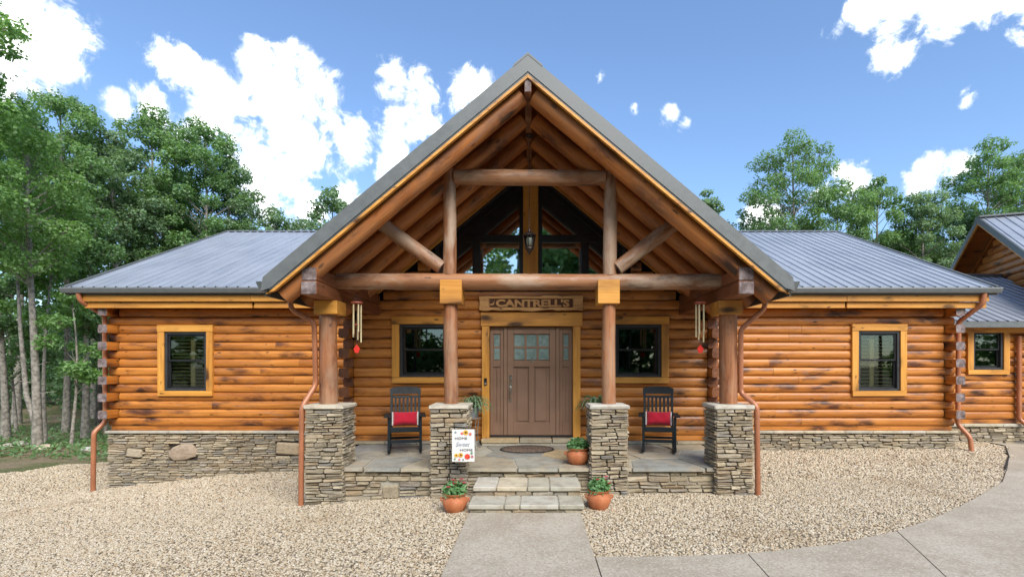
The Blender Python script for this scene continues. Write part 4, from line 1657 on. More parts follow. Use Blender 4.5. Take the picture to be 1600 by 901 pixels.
spout([(-3.62, 7.62, 2.98), (-3.62, 7.62, 2.76), (-3.32, 7.74, 2.56), (-3.32, 7.80, 1.62), (-3.44, 7.60, 1.30), (-3.44, 7.56, -0.22)], house, 0.040)
spout([(3.44, 7.62, 2.98), (3.44, 7.62, 2.76), (3.13, 7.74, 2.46), (3.15, 7.80, 1.50), (3.31, 7.60, 1.32), (3.31, 7.56, 0.0)], house, 0.040)
spout([(-9.72, 10.93, 3.46), (-9.72, 10.96, 3.30), (-9.55, 11.40, 3.02), (-9.55, 11.42, 0.66), (-9.64, 11.22, 0.44), (-9.64, 11.20, gz(-9.6, 11.2) - 0.02)], house, 0.050)
spout([(9.62, 10.93, 3.46), (9.60, 10.96, 3.22), (9.46, 11.40, 2.88), (9.46, 11.42, 0.60), (9.56, 11.22, 0.34), (9.56, 11.18, 0.04)], house, 0.050)

# ------------------------------------------------------------------ the garage wing beyond
gar = thing('log_garage', 'smaller log garage with a steep gable and grey roof at the right edge', 'garage', (14.2, 15.6, 0))
YQ = 12.5
GX0, GX1 = 9.45, 15.2
WG = (10.50, 11.53, 1.69, 2.90)
for i in range(0, 12):
    zc = 0.60 + PIT * (i + 0.5)
    for (p, q) in segments(GX0, GX1, zc, [(WG[0] + 0.08, WG[1] - 0.08, WG[2] + 0.08, WG[3] - 0.08)]):
        d_log('log', (p, YQ, zc), (q, YQ, zc), gar, LOGM)
board('sill_board', GX0, GX1, YQ - 0.05, YQ + 0.04, 0.50, 0.598, 'pine_log', gar)
fg = MB().box(GX0, GX1, YQ - 0.04, YQ + 0.3, -0.2, 0.45).build('foundation_wall', 'mortar', gar)
save = STONES
STONES = []
face((GX0, YQ - 0.05, 0.02), (1, 0), 4.2, 0.41, fg, 0.045, 1.0, 0.04, 0.09, 0.14, 0.45, 81)
for (p, m, vi, par) in STONES:
    inst('stone', SMESH[vi], par, m)
STONES = save
for i in range(5):
    MB().box(GX0 + i * 0.95 + 0.002, GX0 + (i + 1) * 0.95 - 0.002, YQ - 0.13, YQ + 0.03, 0.432, 0.50, 0.008).build('sill_stone', 'step_stone', fg)
hold = house
house = gar
window(WG, YQ, 'glass_porch', False, 1)
house = hold
MB().box(GX0, GX1, YQ + 0.3, YQ + 0.34, 0.3, 2.9).build('inner_shell', 'dark_room', gar)
# link roof
ZE2, YE2, YR2 = 2.95, 12.08, 15.6
sl2 = 0.475
lr_ = MB().add([(GX0 + 0.0, YE2, ZE2 - 0.01), (17, YE2, ZE2 - 0.01), (17, YR2, ZE2 - 0.01 + sl2 * (YR2 - YE2)), (GX0, YR2, ZE2 - 0.01 + sl2 * (YR2 - YE2)),
                (GX0 + 0.0, YE2, ZE2 - 0.09), (17, YE2, ZE2 - 0.09), (17, YR2, ZE2 - 0.09 + sl2 * (YR2 - YE2)), (GX0, YR2, ZE2 - 0.09 + sl2 * (YR2 - YE2))],
               [(0, 1, 2, 3), (7, 6, 5, 4), (0, 4, 5, 1), (1, 5, 6, 2), (2, 6, 7, 3), (3, 7, 4, 0)]).build('link_roof', 'ceiling_board', gar)
me2 = rib_sheet((YR2 - YE2) * math.hypot(1, sl2) + 0.02)
for i in range(9):
    inst('roof_panel', me2, lr_, T(GX0 - 0.3 + i * 3 * SP, YE2 - 0.02, ZE2 + 0.003) @ Matrix.Rotation(math.atan(sl2), 4, 'X'))
board('ridge_cap', GX0 - 0.2, 14.3, YR2 - 0.15, YR2 + 0.02, ZE2 + sl2 * (YR2 - YE2) - 0.04, ZE2 + sl2 * (YR2 - YE2) + 0.05, 'fascia_metal', lr_)
board('fascia_board', GX0 + 0.1, 17, YE2 - 0.06, YE2 - 0.01, ZE2 - 0.15, ZE2 - 0.01, 'fascia_metal', gar)
board('frieze_board', GX0 + 0.1, GX1, YQ - 0.16, YQ - 0.10, 2.70, 2.86, 'golden_board', gar)
spout([(11.72, YQ - 0.14, 2.62), (11.72, YQ - 0.14, 0.62), (11.84, YQ - 0.30, 0.40), (11.84, YQ - 0.42, 0.10)], gar, 0.05)
# rotated gable block: local frame origin at the gable apex line, local x along the ridge, local y along the gable wall
TH = R(20)
gn = Vector((math.cos(TH), -math.sin(TH), 0))      # along the ridge, to the right and towards us
gu_ = Vector((math.sin(TH), math.cos(TH), 0))       # along the gable wall, away from us
AP = Vector((13.66, 15.72, 0))
gm = Matrix((gn, gu_, Vector((0, 0, 1)))).transposed().to_4x4()
gm.translation = AP
GP, GZ = 0.62, 6.44
HW2 = 4.3
gr = MB()
for s_ in (-1, 1):
    gr.prism([(0, 0), (9, 0), (9, HW2), (0, HW2)], lambda u, v, k_: (u, s_ * v, GZ - 0.02 - GP * v - (1 - k_) * 0.10))
gr = gr.build('garage_roof', 'ceiling_board', gar, None, gm)
L2 = HW2 * math.hypot(1, GP)
me3 = rib_sheet(L2 + 0.02)
for i in range(12):
    a_ = math.atan(GP)
    # front slope only carries visible sheets
    inst('roof_panel', me3, gr, gm @ T(0.0 + i * 3 * SP, -HW2 - 0.01, GZ - GP * HW2) @ Matrix.Rotation(a_, 4, 'X'))
    inst('roof_panel', me3, gr, gm @ T(0.0 + (i + 1) * 3 * SP, HW2 + 0.01, GZ - GP * HW2) @ Matrix.Rotation(math.pi, 4, 'Z') @ Matrix.Rotation(a_, 4, 'X'))
for s_ in (-1, 1):
    MB().prism([(0, 0.03), (HW2, 0.03), (HW2, -0.17), (0, -0.17)], lambda u, v, k_: (-0.04 + 0.05 * k_, s_ * u, GZ - GP * u + v)).build('rake_trim', 'gutter_metal', gr, None, gm)
    MB().prism([(0, -0.17), (HW2, -0.17), (HW2, -0.21), (0, -0.21)], lambda u, v, k_: (-0.03 + 0.05 * k_, s_ * u, GZ - GP * u + v)).build('trim_board', 'golden_board', gr, None, gm)
    MB().prism([(0, -0.22), (HW2 - 0.2, -0.22), (HW2 - 0.2, -0.34), (0, -0.34)], lambda u, v, k_: (0.52 + 0.05 * k_, s_ * u, GZ - GP * u + v)).build('trim_board', 'ceiling_board', gr, None, gm)
MB().box(-0.04, 8.8, -0.16, 0.16, GZ - 0.03, GZ + 0.03, 0.012).build('ridge_cap', 'fascia_metal', gr, None, gm)
for i in range(24):
    zc = 1.2 + PIT * (i + 0.5) * 1.12
    hw = min(HW2 - 0.3, (GZ - 0.30 - zc - 0.1) / GP)
    if hw < 0.15:
        break
    p0 = gm @ Vector((0.62, hw, zc))
    p1 = gm @ Vector((0.62, -hw, zc))
    d_log('log', p0, p1, gar, LOGM, hp=0.105)
MB().prism([(HW2 - 0.4, 0.2), (-HW2 + 0.4, 0.2), (-HW2 + 0.4, 3.6), (0, 6.1), (HW2 - 0.4, 3.6)], lambda u, v, k_: (0.68 + 0.05 * k_, u, v)).build('inner_shell', 'dark_room', gar, None, gm)

# ------------------------------------------------------------------ porch furnishings
def text_mesh(body, size, extrude, mat, name, shear=0.0, bevel=0.0, width=None, height=None, bold=0.0):
    c = bpy.data.curves.new(name, 'FONT')
    c.body = body
    c.size = size
    c.extrude = extrude
    c.bevel_depth = bevel
    c.offset = bold
    c.shear = shear
    c.align_x = 'CENTER'
    c.align_y = 'CENTER'
    c.resolution_u = 3
    tmp = bpy.data.objects.new('tmp_text', c)
    col.objects.link(tmp)
    dg = bpy.context.evaluated_depsgraph_get()
    me = bpy.data.meshes.new_from_object(tmp.evaluated_get(dg))
    bpy.data.objects.remove(tmp)
    me.name = name
    me.materials.clear()
    me.materials.append(M[mat])
    co = np.zeros(len(me.vertices) * 3)
    me.vertices.foreach_get('co', co)
    co = co.reshape(-1, 3)
    for ax, tgt in ((0, width), (1, height)):
        lo, hi = co[:, ax].min(), co[:, ax].max()
        co[:, ax] -= (lo + hi) / 2
        if tgt:
            co[:, ax] *= tgt / (hi - lo)
    me.vertices.foreach_set('co', co.ravel())
    return me


FRONT = Matrix.Rotation(R(90), 4, 'X')       # text plane to face the camera

# carved live-edge name board over the door
sg = thing('name_sign', 'carved live-edge wooden name board hanging above the front door', 'sign', (-0.05, YP - 0.13, 2.96))
sr = random.Random(4)
top = [(-1.0 + 2.0 * i / 24, 0.135 + sr.uniform(-0.010, 0.012)) for i in range(25)]
bot = [(1.0 - 2.0 * i / 24, -0.135 + sr.uniform(-0.014, 0.010) - (0.022 if 10 < i < 15 else 0)) for i in range(25)]
ctr = T(-0.05, YP - 0.125, 3.112)
MB().prism(top + bot, lambda u, v, k_: (u, (0.03, -0.0)[k_], v)).build('board', 'sign_wood', sg, None, ctr)
MB().prism([(-0.80, 0.084), (0.80, 0.084), (0.80, -0.080), (-0.80, -0.080)], lambda u, v, k_: (u, (0.0, -0.003)[k_], v)).build('carved_field', 'carved_dark', sg, None, ctr)
MB().prism(top + [(1.0, 0.088), (-1.0, 0.088)], lambda u, v, k_: (u, (0.0, -0.026)[k_], v)).build('live_edge', 'sign_wood', sg, None, ctr)
MB().prism(bot + [(-1.0, -0.086), (1.0, -0.086)], lambda u, v, k_: (u, (0.0, -0.026)[k_], v)).build('live_edge', 'sign_wood', sg, None, ctr)
for s_ in (-1, 1):
    MB().prism([(s_ * 0.82, -0.082), (s_ * 0.995, -0.084), (s_ * 0.985, 0.0), (s_ * 1.0, 0.086), (s_ * 0.82, 0.085)], lambda u, v, k_: (u, (0.0, -0.022)[k_], v)).build('end_block', 'sign_wood', sg, None, ctr)
inst('lettering', text_mesh("CANTRELL'S", 0.2, 0.012, 'sign_wood', 'lettering', 0.0, 0.003, 1.42, 0.152, 0.006), sg, ctr @ T(0.03, -0.014, 0) @ FRONT)
MB().prism([(-0.80, -0.02), (-0.735, -0.006), (-0.70, 0.05), (-0.72, -0.03), (-0.78, -0.045)], lambda u, v, k_: (u, (-0.003, -0.02)[k_], v)).build('carving', 'sign_wood', sg, None, ctr)


# lantern on a chain
ln = thing('hanging_lantern', 'bronze and glass lantern hanging on a chain from the porch ridge', 'lantern', (-0.07, 8.27, 3.68))
LX, LY = -0.07, 8.27
MB().lathe([(0.0, 5.634), (0.062, 5.634), (0.066, 5.61), (0.03, 5.59), (0.0, 5.585)], 16, LX, LY).build('canopy', 'bronze', ln, 40)
ch = MB()
z = 5.59
i = 0
while z > 4.12:
    a = 0.010
    pts_ = []
    for q in range(9):
        t = 2 * math.pi * q / 8
        off_ = (a * math.cos(t), 0) if i % 2 == 0 else (0, a * math.cos(t))
        pts_.append((LX + off_[0], LY + off_[1], z + 0.018 * math.sin(t) - 0.018))
    ch.tube(pts_, 0.0035, 4, False)
    z -= 0.030
    i += 1
ch.build('chain', 'bronze', ln)
MB().lathe([(0.0, 4.12), (0.018, 4.11), (0.022, 4.075), (0.05, 4.06), (0.105, 4.02), (0.115, 4.0), (0.10, 3.995)], 16, LX, LY).build('cap', 'bronze', ln, 40)
MB().lathe([(0.088, 3.995), (0.082, 3.92), (0.062, 3.83), (0.055, 3.81)], 16, LX, LY).build('glass', 'glass', ln, 60)
MB().lathe([(0.0, 3.97), (0.050, 3.965), (0.056, 3.93), (0.042, 3.85), (0.0, 3.845)], 12, LX, LY).build('globe', 'lantern_glass', ln, 60)
fm = MB()
for q in range(6):
    an = q * math.pi / 3 + 0.3
    fm.tube([(LX + 0.095 * math.cos(an), LY + 0.095 * math.sin(an), 3.995), (LX + 0.088 * math.cos(an), LY + 0.088 * math.sin(an), 3.92), (LX + 0.062 * math.cos(an), LY + 0.062 * math.sin(an), 3.81)], 0.006, 5)
fm.build('frame', 'bronze', ln)
MB().lathe([(0.0, 3.80), (0.070, 3.815), (0.072, 3.795), (0.045, 3.765), (0.03, 3.735), (0.012, 3.72), (0.010, 3.70), (0.0, 3.685)], 16, LX, LY).build('finial', 'bronze', ln, 40)


# rocking chairs
def rocking_chair(label):
    t = thing('rocking_chair', label, 'chair', (0, 0, 0), 0, 'rocking chairs on the porch')
    m = 'chair_paint'
    for s_ in (-1, 1):
        x = s_ * 0.265
        g = MB()                     # curved rocker
        pts_ = []
        for i in range(13):
            y = -0.42 + 0.90 * i / 12
            pts_.append((y, 0.0 + 0.42 * (y - 0.0) ** 2))
        for i, (y, z_) in enumerate(pts_):
            for dx in (-0.018, 0.018):
                g.v += [(x + dx, y, z_), (x + dx, y, z_ + 0.05)]
        for i in range(12):
            a = i * 4
            g.f += [(a, a + 4, a + 6, a + 2), (a + 1, a + 3, a + 7, a + 5), (a, a + 1, a + 5, a + 4), (a + 2, a + 6, a + 7, a + 3)]
            g.mi += [0] * 4
        g.f += [(0, 2, 3, 1), (48, 49, 51, 50)]
        g.mi += [0, 0]
        g.build('rocker', m, t)
        MB().box(x - 0.022, x + 0.022, -0.30, -0.252, 0.03, 0.63, 0.005).build('leg', m, t)
        bar('leg', (x, 0.20, 0.03), (x, 0.24, 0.42), 0.042, 0.045, m, t)
        bar('back_post', (s_ * 0.242, 0.185, 0.40), (s_ * 0.245, 0.36, 1.09), 0.044, 0.04, m, t)
        MB().box(s_ * 0.30 - 0.052, s_ * 0.30 + 0.052, -0.36, 0.31, 0.632, 0.657, 0.008).build('arm', m, t)
    MB().box(-0.243, 0.243, -0.31, -0.275, 0.375, 0.455, 0.006).build('seat_rail', m, t)
    for i in range(6):
        y = -0.27 + i * 0.085
        z_ = 0.452 - i * 0.010
        MB().box(-0.243, 0.243, y, y + 0.073, z_ - 0.02, z_, 0.004).build('seat_slat', m, t)
    MB().box(-0.243, 0.243, -0.295, -0.262, 0.19, 0.245, 0.005).build('stretcher', m, t)
    MB().box(-0.243, 0.243, 0.195, 0.225, 0.19, 0.235, 0.005).build('stretcher', m, t)
    lean = (0.36 - 0.185) / 0.69

    def yb(z_):
        return 0.185 + (z_ - 0.40) * lean
    top_ = [(-0.275, 1.0), (0.275, 1.0), (0.275, 1.10), (0.20, 1.125), (0.0, 1.135), (-0.20, 1.125), (-0.275, 1.10)]
    MB().prism(top_, lambda u, v, k_: (u, yb(v) + (0.015, -0.022)[k_], v)).build('top_rail', m, t)
    MB().prism([(-0.225, 0.925), (0.225, 0.925), (0.225, 0.965), (-0.225, 0.965)], lambda u, v, k_: (u, yb(v) + (0.012, -0.016)[k_], v)).build('back_rail', m, t)
    MB().prism([(-0.225, 0.47), (0.225, 0.47), (0.225, 0.53), (-0.225, 0.53)], lambda u, v, k_: (u, yb(v) + (0.012, -0.016)[k_], v)).build('back_rail', m, t)
    for i in range(6):
        x = -0.175 + 0.07 * i
        MB().prism([(x - 0.019, 0.53), (x + 0.019, 0.53), (x + 0.019, 0.925), (x - 0.019, 0.925)], lambda u, v, k_: (u, yb(v) + (0.008, -0.008)[k_], v)).build('back_slat', m, t)
    return t


rc1 = rocking_chair('dark rocking chair left of the front door, between the two left stone piers')
CH1 = T(-2.28, 9.08, ZF + 0.004) @ Matrix.Rotation(R(13), 4, 'Z')
CH2 = T(2.22, 9.10, ZF + 0.004) @ Matrix.Rotation(R(-12), 4, 'Z')
rc2 = copy_tree(rc1, CH2)
rc2['label'] = 'dark rocking chair right of the front door, between the two right stone piers'
rc1.matrix_basis = CH1


def pillow_mesh():
    g = MB()
    nu, nv = 14, 9
    for sgn in (-1, 1):
        for i in range(nu + 1):
            for j in range(nv + 1):
                u, v = i / nu * 2 - 1, j / nv * 2 - 1
                e = (1 - abs(u) ** 4) * (1 - abs(v) ** 4)
                pin = 1 - 0.06 * (1 - v * v) * u * u - 0.0
                pv_ = 1 - 0.07 * (1 - u * u)
                wr = 0.006 * math.sin(7 * u + 3 * v) * e
                g.v.append((0.215 * u * pin, sgn * (0.075 * max(0, e) ** 0.5) + wr, 0.125 * v * pv_))
    n = (nu + 1) * (nv + 1)
    for s_ in (0, 1):
        for i in range(nu):
            for j in range(nv):
                a = s_ * n + i * (nv + 1) + j
                g.f.append((a, a + nv + 1, a + nv + 2, a + 1))
                g.mi.append(0)
    return g


fringe = MB()
for s_ in (-1, 1):
    for k_ in range(13):
        z_ = -0.115 + 0.23 * k_ / 12
        fringe.tube([(s_ * 0.205, 0, z_), (s_ * 0.228, 0, z_ - 0.004)], 0.008, 5)
for cm, lab in ((CH1, 'red rectangular pillow on the rocking chair left of the door'), (CH2, 'red rectangular pillow on the rocking chair right of the door')):
    pm = cm @ T(0, 0.03, 0.578) @ Matrix.Rotation(R(-20), 4, 'X')
    t = thing('pillow', lab, 'pillow', pm.translation, 0, 'red pillows on the rocking chairs')
    pillow_mesh().build('cushion', 'pillow_red', t, 60, pm)
    fringe.build('fringe', 'fabric_white', t, None, pm)


# terracotta pots with flowers
def leaf_cloud(n, fn, size, seed, up=0.6, aspect=0.42):
    """n rhombic leaves; fn(rng, n) -> (points, optional normals)"""
    rg = np.random.default_rng(seed)
    P, Nn = fn(rg, n)
    d = rg.normal(size=(n, 3))
    d /= np.linalg.norm(d, axis=1)[:, None]
    nrm = rg.normal(size=(n, 3))
    nrm[:, 2] = np.abs(nrm[:, 2]) + up
    if Nn is not None:
        nrm += Nn
    nrm /= np.linalg.norm(nrm, axis=1)[:, None]
    d -= nrm * (d * nrm).sum(1)[:, None]
    d /= np.linalg.norm(d, axis=1)[:, None]
    sdv = np.cross(nrm, d)
    L = size * rg.uniform(0.65, 1.25, n)[:, None]
    W = L * aspect
    v = np.empty((n, 4, 3))
    v[:, 0] = P - d * L * 0.5
    v[:, 1] = P + sdv * W + nrm * L * 0.08
    v[:, 2] = P + d * L * 0.5
    v[:, 3] = P - sdv * W + nrm * L * 0.08
    return v.reshape(-1, 3)


def leaf_mesh(name, verts, mats, extra=None):
    """quads (and an optional MB for the wood as second material)"""
    nq = len(verts) // 4
    V = verts
    F = np.arange(nq * 4).reshape(-1, 4)
    me = bpy.data.meshes.new(name)
    me.vertices.add(len(V))
    me.vertices.foreach_set('co', V.astype(np.float32).ravel())
    me.loops.add(nq * 4)
    me.loops.foreach_set('vertex_index', F.astype(np.int32).ravel())
    me.polygons.add(nq)
    me.polygons.foreach_set('loop_start', np.arange(0, nq * 4, 4, dtype=np.int32))
    me.polygons.foreach_set('loop_total', np.full(nq, 4, dtype=np.int32))
    me.update(calc_edges=True)
    me.validate()
    for m in mats:
        me.materials.append(M[m])
    return me


def flower_pot(name, label, loc, rad, hgt, flowers, seed):
    t = thing(name, label, 'flower pot', loc, 0, 'terracotta flower pots')
    b = T(*loc)
    prof = [(0.0, 0.0), (rad * 0.62, 0.0), (rad * 0.84, hgt * 0.18), (rad * 1.0, hgt * 0.48), (rad * 0.97, hgt * 0.68), (rad * 0.80, hgt * 0.84),
            (rad * 0.80, hgt * 0.88), (rad * 0.93, hgt * 0.94), (rad * 0.95, hgt), (rad * 0.86, hgt), (rad * 0.76, hgt * 0.90), (rad * 0.74, hgt * 0.8)]
    pot = MB().lathe(prof, 28).build('pot', 'terracotta', t, 50, b)
    for s_ in (-1, 1):
        x = s_ * rad
        MB().tube([(x * 0.94, 0, hgt * 0.72), (x * 1.10, 0, hgt * 0.74), (x * 1.13, 0, hgt * 0.62), (x * 0.99, 0, hgt * 0.56)], 0.014, 7).build('handle', 'terracotta', pot, 60, b)
    MB().lathe([(0.0, hgt * 0.9), (rad * 0.76, hgt * 0.88)], 20).build('soil', 'soil', t, None, b)

    def fn(rg, n):
        a = rg.uniform(0, 6.283, n)
        q = np.sqrt(rg.uniform(0, 1, n)) * rad * 0.92
        P = np.stack([q * np.cos(a), q * np.sin(a), hgt * 0.9 + rg.uniform(0.0, 1, n) * hgt * 0.72 * (1 - 0.55 * (q / rad) ** 2)], 1)
        Nn = np.stack([np.cos(a), np.sin(a), np.zeros(n)], 1) * 0.8
        return P, Nn
    v = leaf_cloud(420, fn, 0.075, seed, 0.3, 0.24)
    place(bpy.data.objects.new('foliage', leaf_mesh('foliage', v, ['leaf_plant'])), t, b)
    fr2 = random.Random(seed)
    for k_ in range(flowers):
        a, q = fr2.uniform(0, 6.28), rad * fr2.uniform(0.1, 0.85)
        x, y = q * math.cos(a), q * math.sin(a) - 0.03
        z_ = hgt * fr2.uniform(1.35, 1.72)
        g = MB()
        for p in range(7):
            an = p * 6.283 / 7
            g.add([(x, y, z_), (x + 0.024 * math.cos(an - 0.4), y + 0.024 * math.sin(an - 0.4), z_ + 0.012), (x + 0.030 * math.cos(an), y + 0.030 * math.sin(an), z_ + 0.004), (x + 0.024 * math.cos(an + 0.4), y + 0.024 * math.sin(an + 0.4), z_ + 0.012)], [(0, 1, 2, 3)])
        g.tube([(x, y, z_), (x * 0.7, y * 0.7, hgt)], 0.003, 4)
        g.build('flower', 'flower_red', t, None, b)
    return t


flower_pot('flower_pot', 'terracotta pot of red-pink flowers on the gravel left of the steps', (-1.045, 6.78, gz(-1.05, 6.7) - 0.01), 0.165, 0.255, 7, 1)
flower_pot('flower_pot', 'terracotta pot on the gravel right of the steps, green leaves with a few red blooms', (0.875, 6.86, gz(0.9, 6.8) - 0.005), 0.160, 0.26, 3, 2)
flower_pot('flower_pot', 'terracotta pot standing on the porch floor beside the right inner pier', (0.685, 7.93, ZF + 0.004), 0.180, 0.25, 0, 3)


# fern on a wire stand, twice
def fern_stand(label, x, y, seed, zt=0.90, spread=0.24):
    t = thing('fern_stand', label, 'plant stand', (x, y, ZF), 0, 'potted ferns on wire stands')
    b = T(x, y, ZF + 0.004)
    h_ = zt - ZF
    s_ = MB()
    for q in range(4):
        an = q * math.pi / 2 + 0.6
        c_, sn = math.cos(an), math.sin(an)
        s_.tube([(0.17 * c_, 0.17 * sn, 0), (0.13 * c_, 0.13 * sn, 0.06), (0.10 * c_, 0.10 * sn, h_ * 0.5), (0.13 * c_, 0.13 * sn, h_ - 0.03), (0.16 * c_, 0.16 * sn, h_)], 0.008, 6)
    for (r_, z_) in ((0.155, h_ - 0.01), (0.102, h_ * 0.5), (0.125, 0.08)):
        s_.tube([(r_ * math.cos(q * 0.524), r_ * math.sin(q * 0.524), z_) for q in range(13)], 0.007, 6, False)
    s_.build('stand', 'wire_metal', t, 60, b)
    MB().lathe([(0.0, h_), (0.095, h_), (0.13, h_ + 0.17), (0.14, h_ + 0.19), (0.125, h_ + 0.19), (0.11, h_ + 0.15), (0.0, h_ + 0.15)], 20).build('pot', 'grey_pot', t, 50, b)
    rg = random.Random(seed)
    g = MB()
    for k_ in range(70):                         # arching fronds of paired leaflets
        an = rg.uniform(0, 6.283)
        L = spread * rg.uniform(0.7, 1.35)
        rise = rg.uniform(0.10, 0.30)
        pts_ = []
        for i in range(8):
            q = i / 7
            rad = L * q
            pts_.append(Vector((rad * math.cos(an), rad * math.sin(an), h_ + 0.17 + rise * math.sin(q * 2.2) - 0.16 * q * q)))
        sd_ = Vector((-math.sin(an), math.cos(an), 0))
        for i in range(1, 8):
            d = (pts_[i] - pts_[i - 1])
            w_ = 0.034 * (1 - 0.6 * i / 7)
            for s2 in (-1, 1):
                tip = pts_[i] + sd_ * s2 * w_ + d * 0.4 + Vector((0, 0, -0.008))
                g.add([pts_[i - 1], pts_[i - 1] + d * 0.5 + sd_ * s2 * w_ * 0.6, tip, pts_[i]], [(0, 1, 2, 3)])
    g.build('fern', 'leaf_fern', t, None, b)
    return t


fern_stand('green fern in a grey pot on a wire stand left of the door frame', -1.13, 9.45, 3, 0.95, 0.31)
fern_stand('feathery fern on a wire stand right of the door, half hidden by the inner pier', 1.15, 9.50, 8, 0.97, 0.30)

# doormat
t = thing('doormat', 'oval dark patterned doormat on the flagstones before the door', 'doormat', (-0.12, 9.27, ZF))
MB().lathe([(0.0, 0.012), (0.44, 0.012), (0.455, 0.006), (0.455, 0.0)], 48).build('mat', 'mat_weave', t, 40, T(-0.12, 9.27, ZF + 0.006) @ Matrix.Diagonal((1.0, 0.84, 1, 1)))
MB().lathe([(0.455, 0.0), (0.458, 0.013), (0.475, 0.016), (0.490, 0.010), (0.492, 0.0)], 48).build('border', 'edging_black', t, 40, T(-0.12, 9.27, ZF + 0.006) @ Matrix.Diagonal((1.0, 0.84, 1, 1)))


# wind chimes
def chime(label, x, y, zt):
    t = thing('wind_chime', label, 'wind chime', (x, y, zt - 0.72), 0, 'wind chimes under the tie beam')
    top_ = MB().lathe([(0.0, zt), (0.088, zt), (0.092, zt - 0.012), (0.085, zt - 0.022), (0.0, zt - 0.022)], 20, x, y)
    top_.build('top_disc', 'red_wood', t, 40)
    cd = MB()
    for q in range(3):
        an = q * 2.094
        cd.tube([(x + 0.06 * math.cos(an), y + 0.06 * math.sin(an), zt), (x, y, zt + 0.17)], 0.002, 4)
    cd.tube([(x, y, zt - 0.02), (x, y, zt - 0.66)], 0.002, 4)
    cd.build('cord', 'ink', t)
    for q, L in enumerate((0.58, 0.54, 0.50, 0.46, 0.42)):
        an = q * 1.2566 + 0.4
        a, b = x + 0.062 * math.cos(an), y + 0.062 * math.sin(an)
        MB().tube([(a, b, zt - 0.04), (a, b, zt - 0.04 - L)], 0.0125, 10).build('tube', 'chime_tube', t, 60)
    MB().lathe([(0.0, zt - 0.33), (0.035, zt - 0.34), (0.035, zt - 0.352), (0.0, zt - 0.36)], 14, x, y).build('striker', 'red_wood', t, 40)
    MB().prism([(0, 0.07), (0.05, 0.0), (0.03, -0.05), (0, -0.07), (-0.03, -0.05), (-0.05, 0)], lambda u, v, k_: (x + u, y - 0.006 + 0.012 * k_, zt - 0.72 + v)).build('sail', 'red_glass', t)
    return t


chime('brass wind chime with red sail hanging by the left outer post', -2.73, 7.90, 2.89)
chime('brass wind chime with red sail hanging by the right outer post', 2.57, 7.90, 2.89)

# garden flag on its wire stand
t = thing('garden_flag', 'white garden flag with flowers and lettering before the left inner pier', 'flag', (-1.22, 7.30, 0.0))
FX0, FX1, FZ0, FZ1, FY = -1.165, -0.845, 0.545, 1.005, 7.30
g = MB().tube([(-1.205, FY + 0.03, gz(-1.2, FY) - 0.05), (-1.205, FY + 0.03, 1.03), (-1.19, FY + 0.02, 1.045), (-0.83, FY + 0.004, 1.02)], 0.0055, 6)
g.tube([(-1.205, FY + 0.03, 0.10), (-1.07, FY + 0.03, 0.10), (-1.07, FY + 0.03, gz(-1.1, FY) - 0.05)], 0.0055, 6)
g.build('stand', 'black_frame', t, 50)
bn = MB()
for i in range(13):
    for j in range(9):
        u, v = i / 12, j / 8
        bn.v.append((FX0 + (FX1 - FX0) * u, FY + 0.003 * math.sin(u * 9) * (1 - v), FZ0 + (FZ1 - FZ0) * v))
for i in range(12):
    for j in range(8):
        a = i * 9 + j
        bn.f.append((a, a + 9, a + 10, a + 1))
        bn.mi.append(0)
bn.build('banner', 'fabric_white', t, 80)
fxm = (FX0 + FX1) / 2


def ftext(body, x, z_, w_, h_, mat, shear=0.0):
    inst('lettering', text_mesh(body, 0.1, 0.0008, mat, 'lettering', shear, 0, w_, h_), t, T(x, FY - 0.0065, z_) @ FRONT)


ftext('HOME', fxm - 0.03, 0.878, 0.175, 0.034, 'ink')
ftext('Sweet', fxm - 0.005, 0.795, 0.20, 0.062, 'ink_pale', 0.3)
ftext('HOME', fxm + 0.045, 0.712, 0.180, 0.034, 'ink')


def blossom(x, z_, r_, mat, cmat, n=9):
    g = MB()
    for p in range(n):
        an = p * 6.283 / n
        ca, sa_ = math.cos(an), math.sin(an)
        px_, pz_ = -sa_, ca
        q = r_ * 0.34
        y = FY - 0.0068 - 0.0002 * (p % 2)
        g.add([(x, y, z_), (x + ca * r_ * 0.6 + px_ * q, y, z_ + sa_ * r_ * 0.6 + pz_ * q), (x + ca * r_, y, z_ + sa_ * r_), (x + ca * r_ * 0.6 - px_ * q, y, z_ + sa_ * r_ * 0.6 - pz_ * q)], [(0, 1, 2, 3)])
    g.build('printed_flower', mat, t)
    MB().prism([(r_ * 0.36 * math.cos(q * 0.785), r_ * 0.36 * math.sin(q * 0.785)) for q in range(8)], lambda u, v, k_: (x + u, FY - 0.0072 - 0.0006 * k_, z_ + v)).build('printed_flower', cmat, t)


for (x, z_, r_, a, b) in ((fxm + 0.035, 0.960, 0.042, 'petal_yellow', 'flower_center'), (fxm - 0.02, 0.948, 0.020, 'petal_red', 'petal_pink'), (fxm + 0.10, 0.940, 0.026, 'petal_pink', 'petal_red'),
                          (fxm - 0.11, 0.965, 0.018, 'ink_pale', 'print_green'), (fxm - 0.10, 0.635, 0.032, 'petal_yellow', 'flower_center'), (fxm - 0.035, 0.640, 0.038, 'petal_yellow', 'flower_center'),
                          (fxm + 0.058, 0.618, 0.046, 'petal_red', 'petal_red'), (fxm + 0.128, 0.618, 0.022, 'petal_pink', 'flower_center'), (fxm - 0.055, 0.578, 0.018, 'petal_pink', 'petal_red'),
                          (fxm + 0.12, 0.668, 0.020, 'print_green', 'print_green'), (fxm - 0.12, 0.585, 0.016, 'print_green', 'print_green'), (fxm + 0.0, 0.575, 0.016, 'ink_pale', 'print_green')):
    blossom(x, z_, r_, a, b)

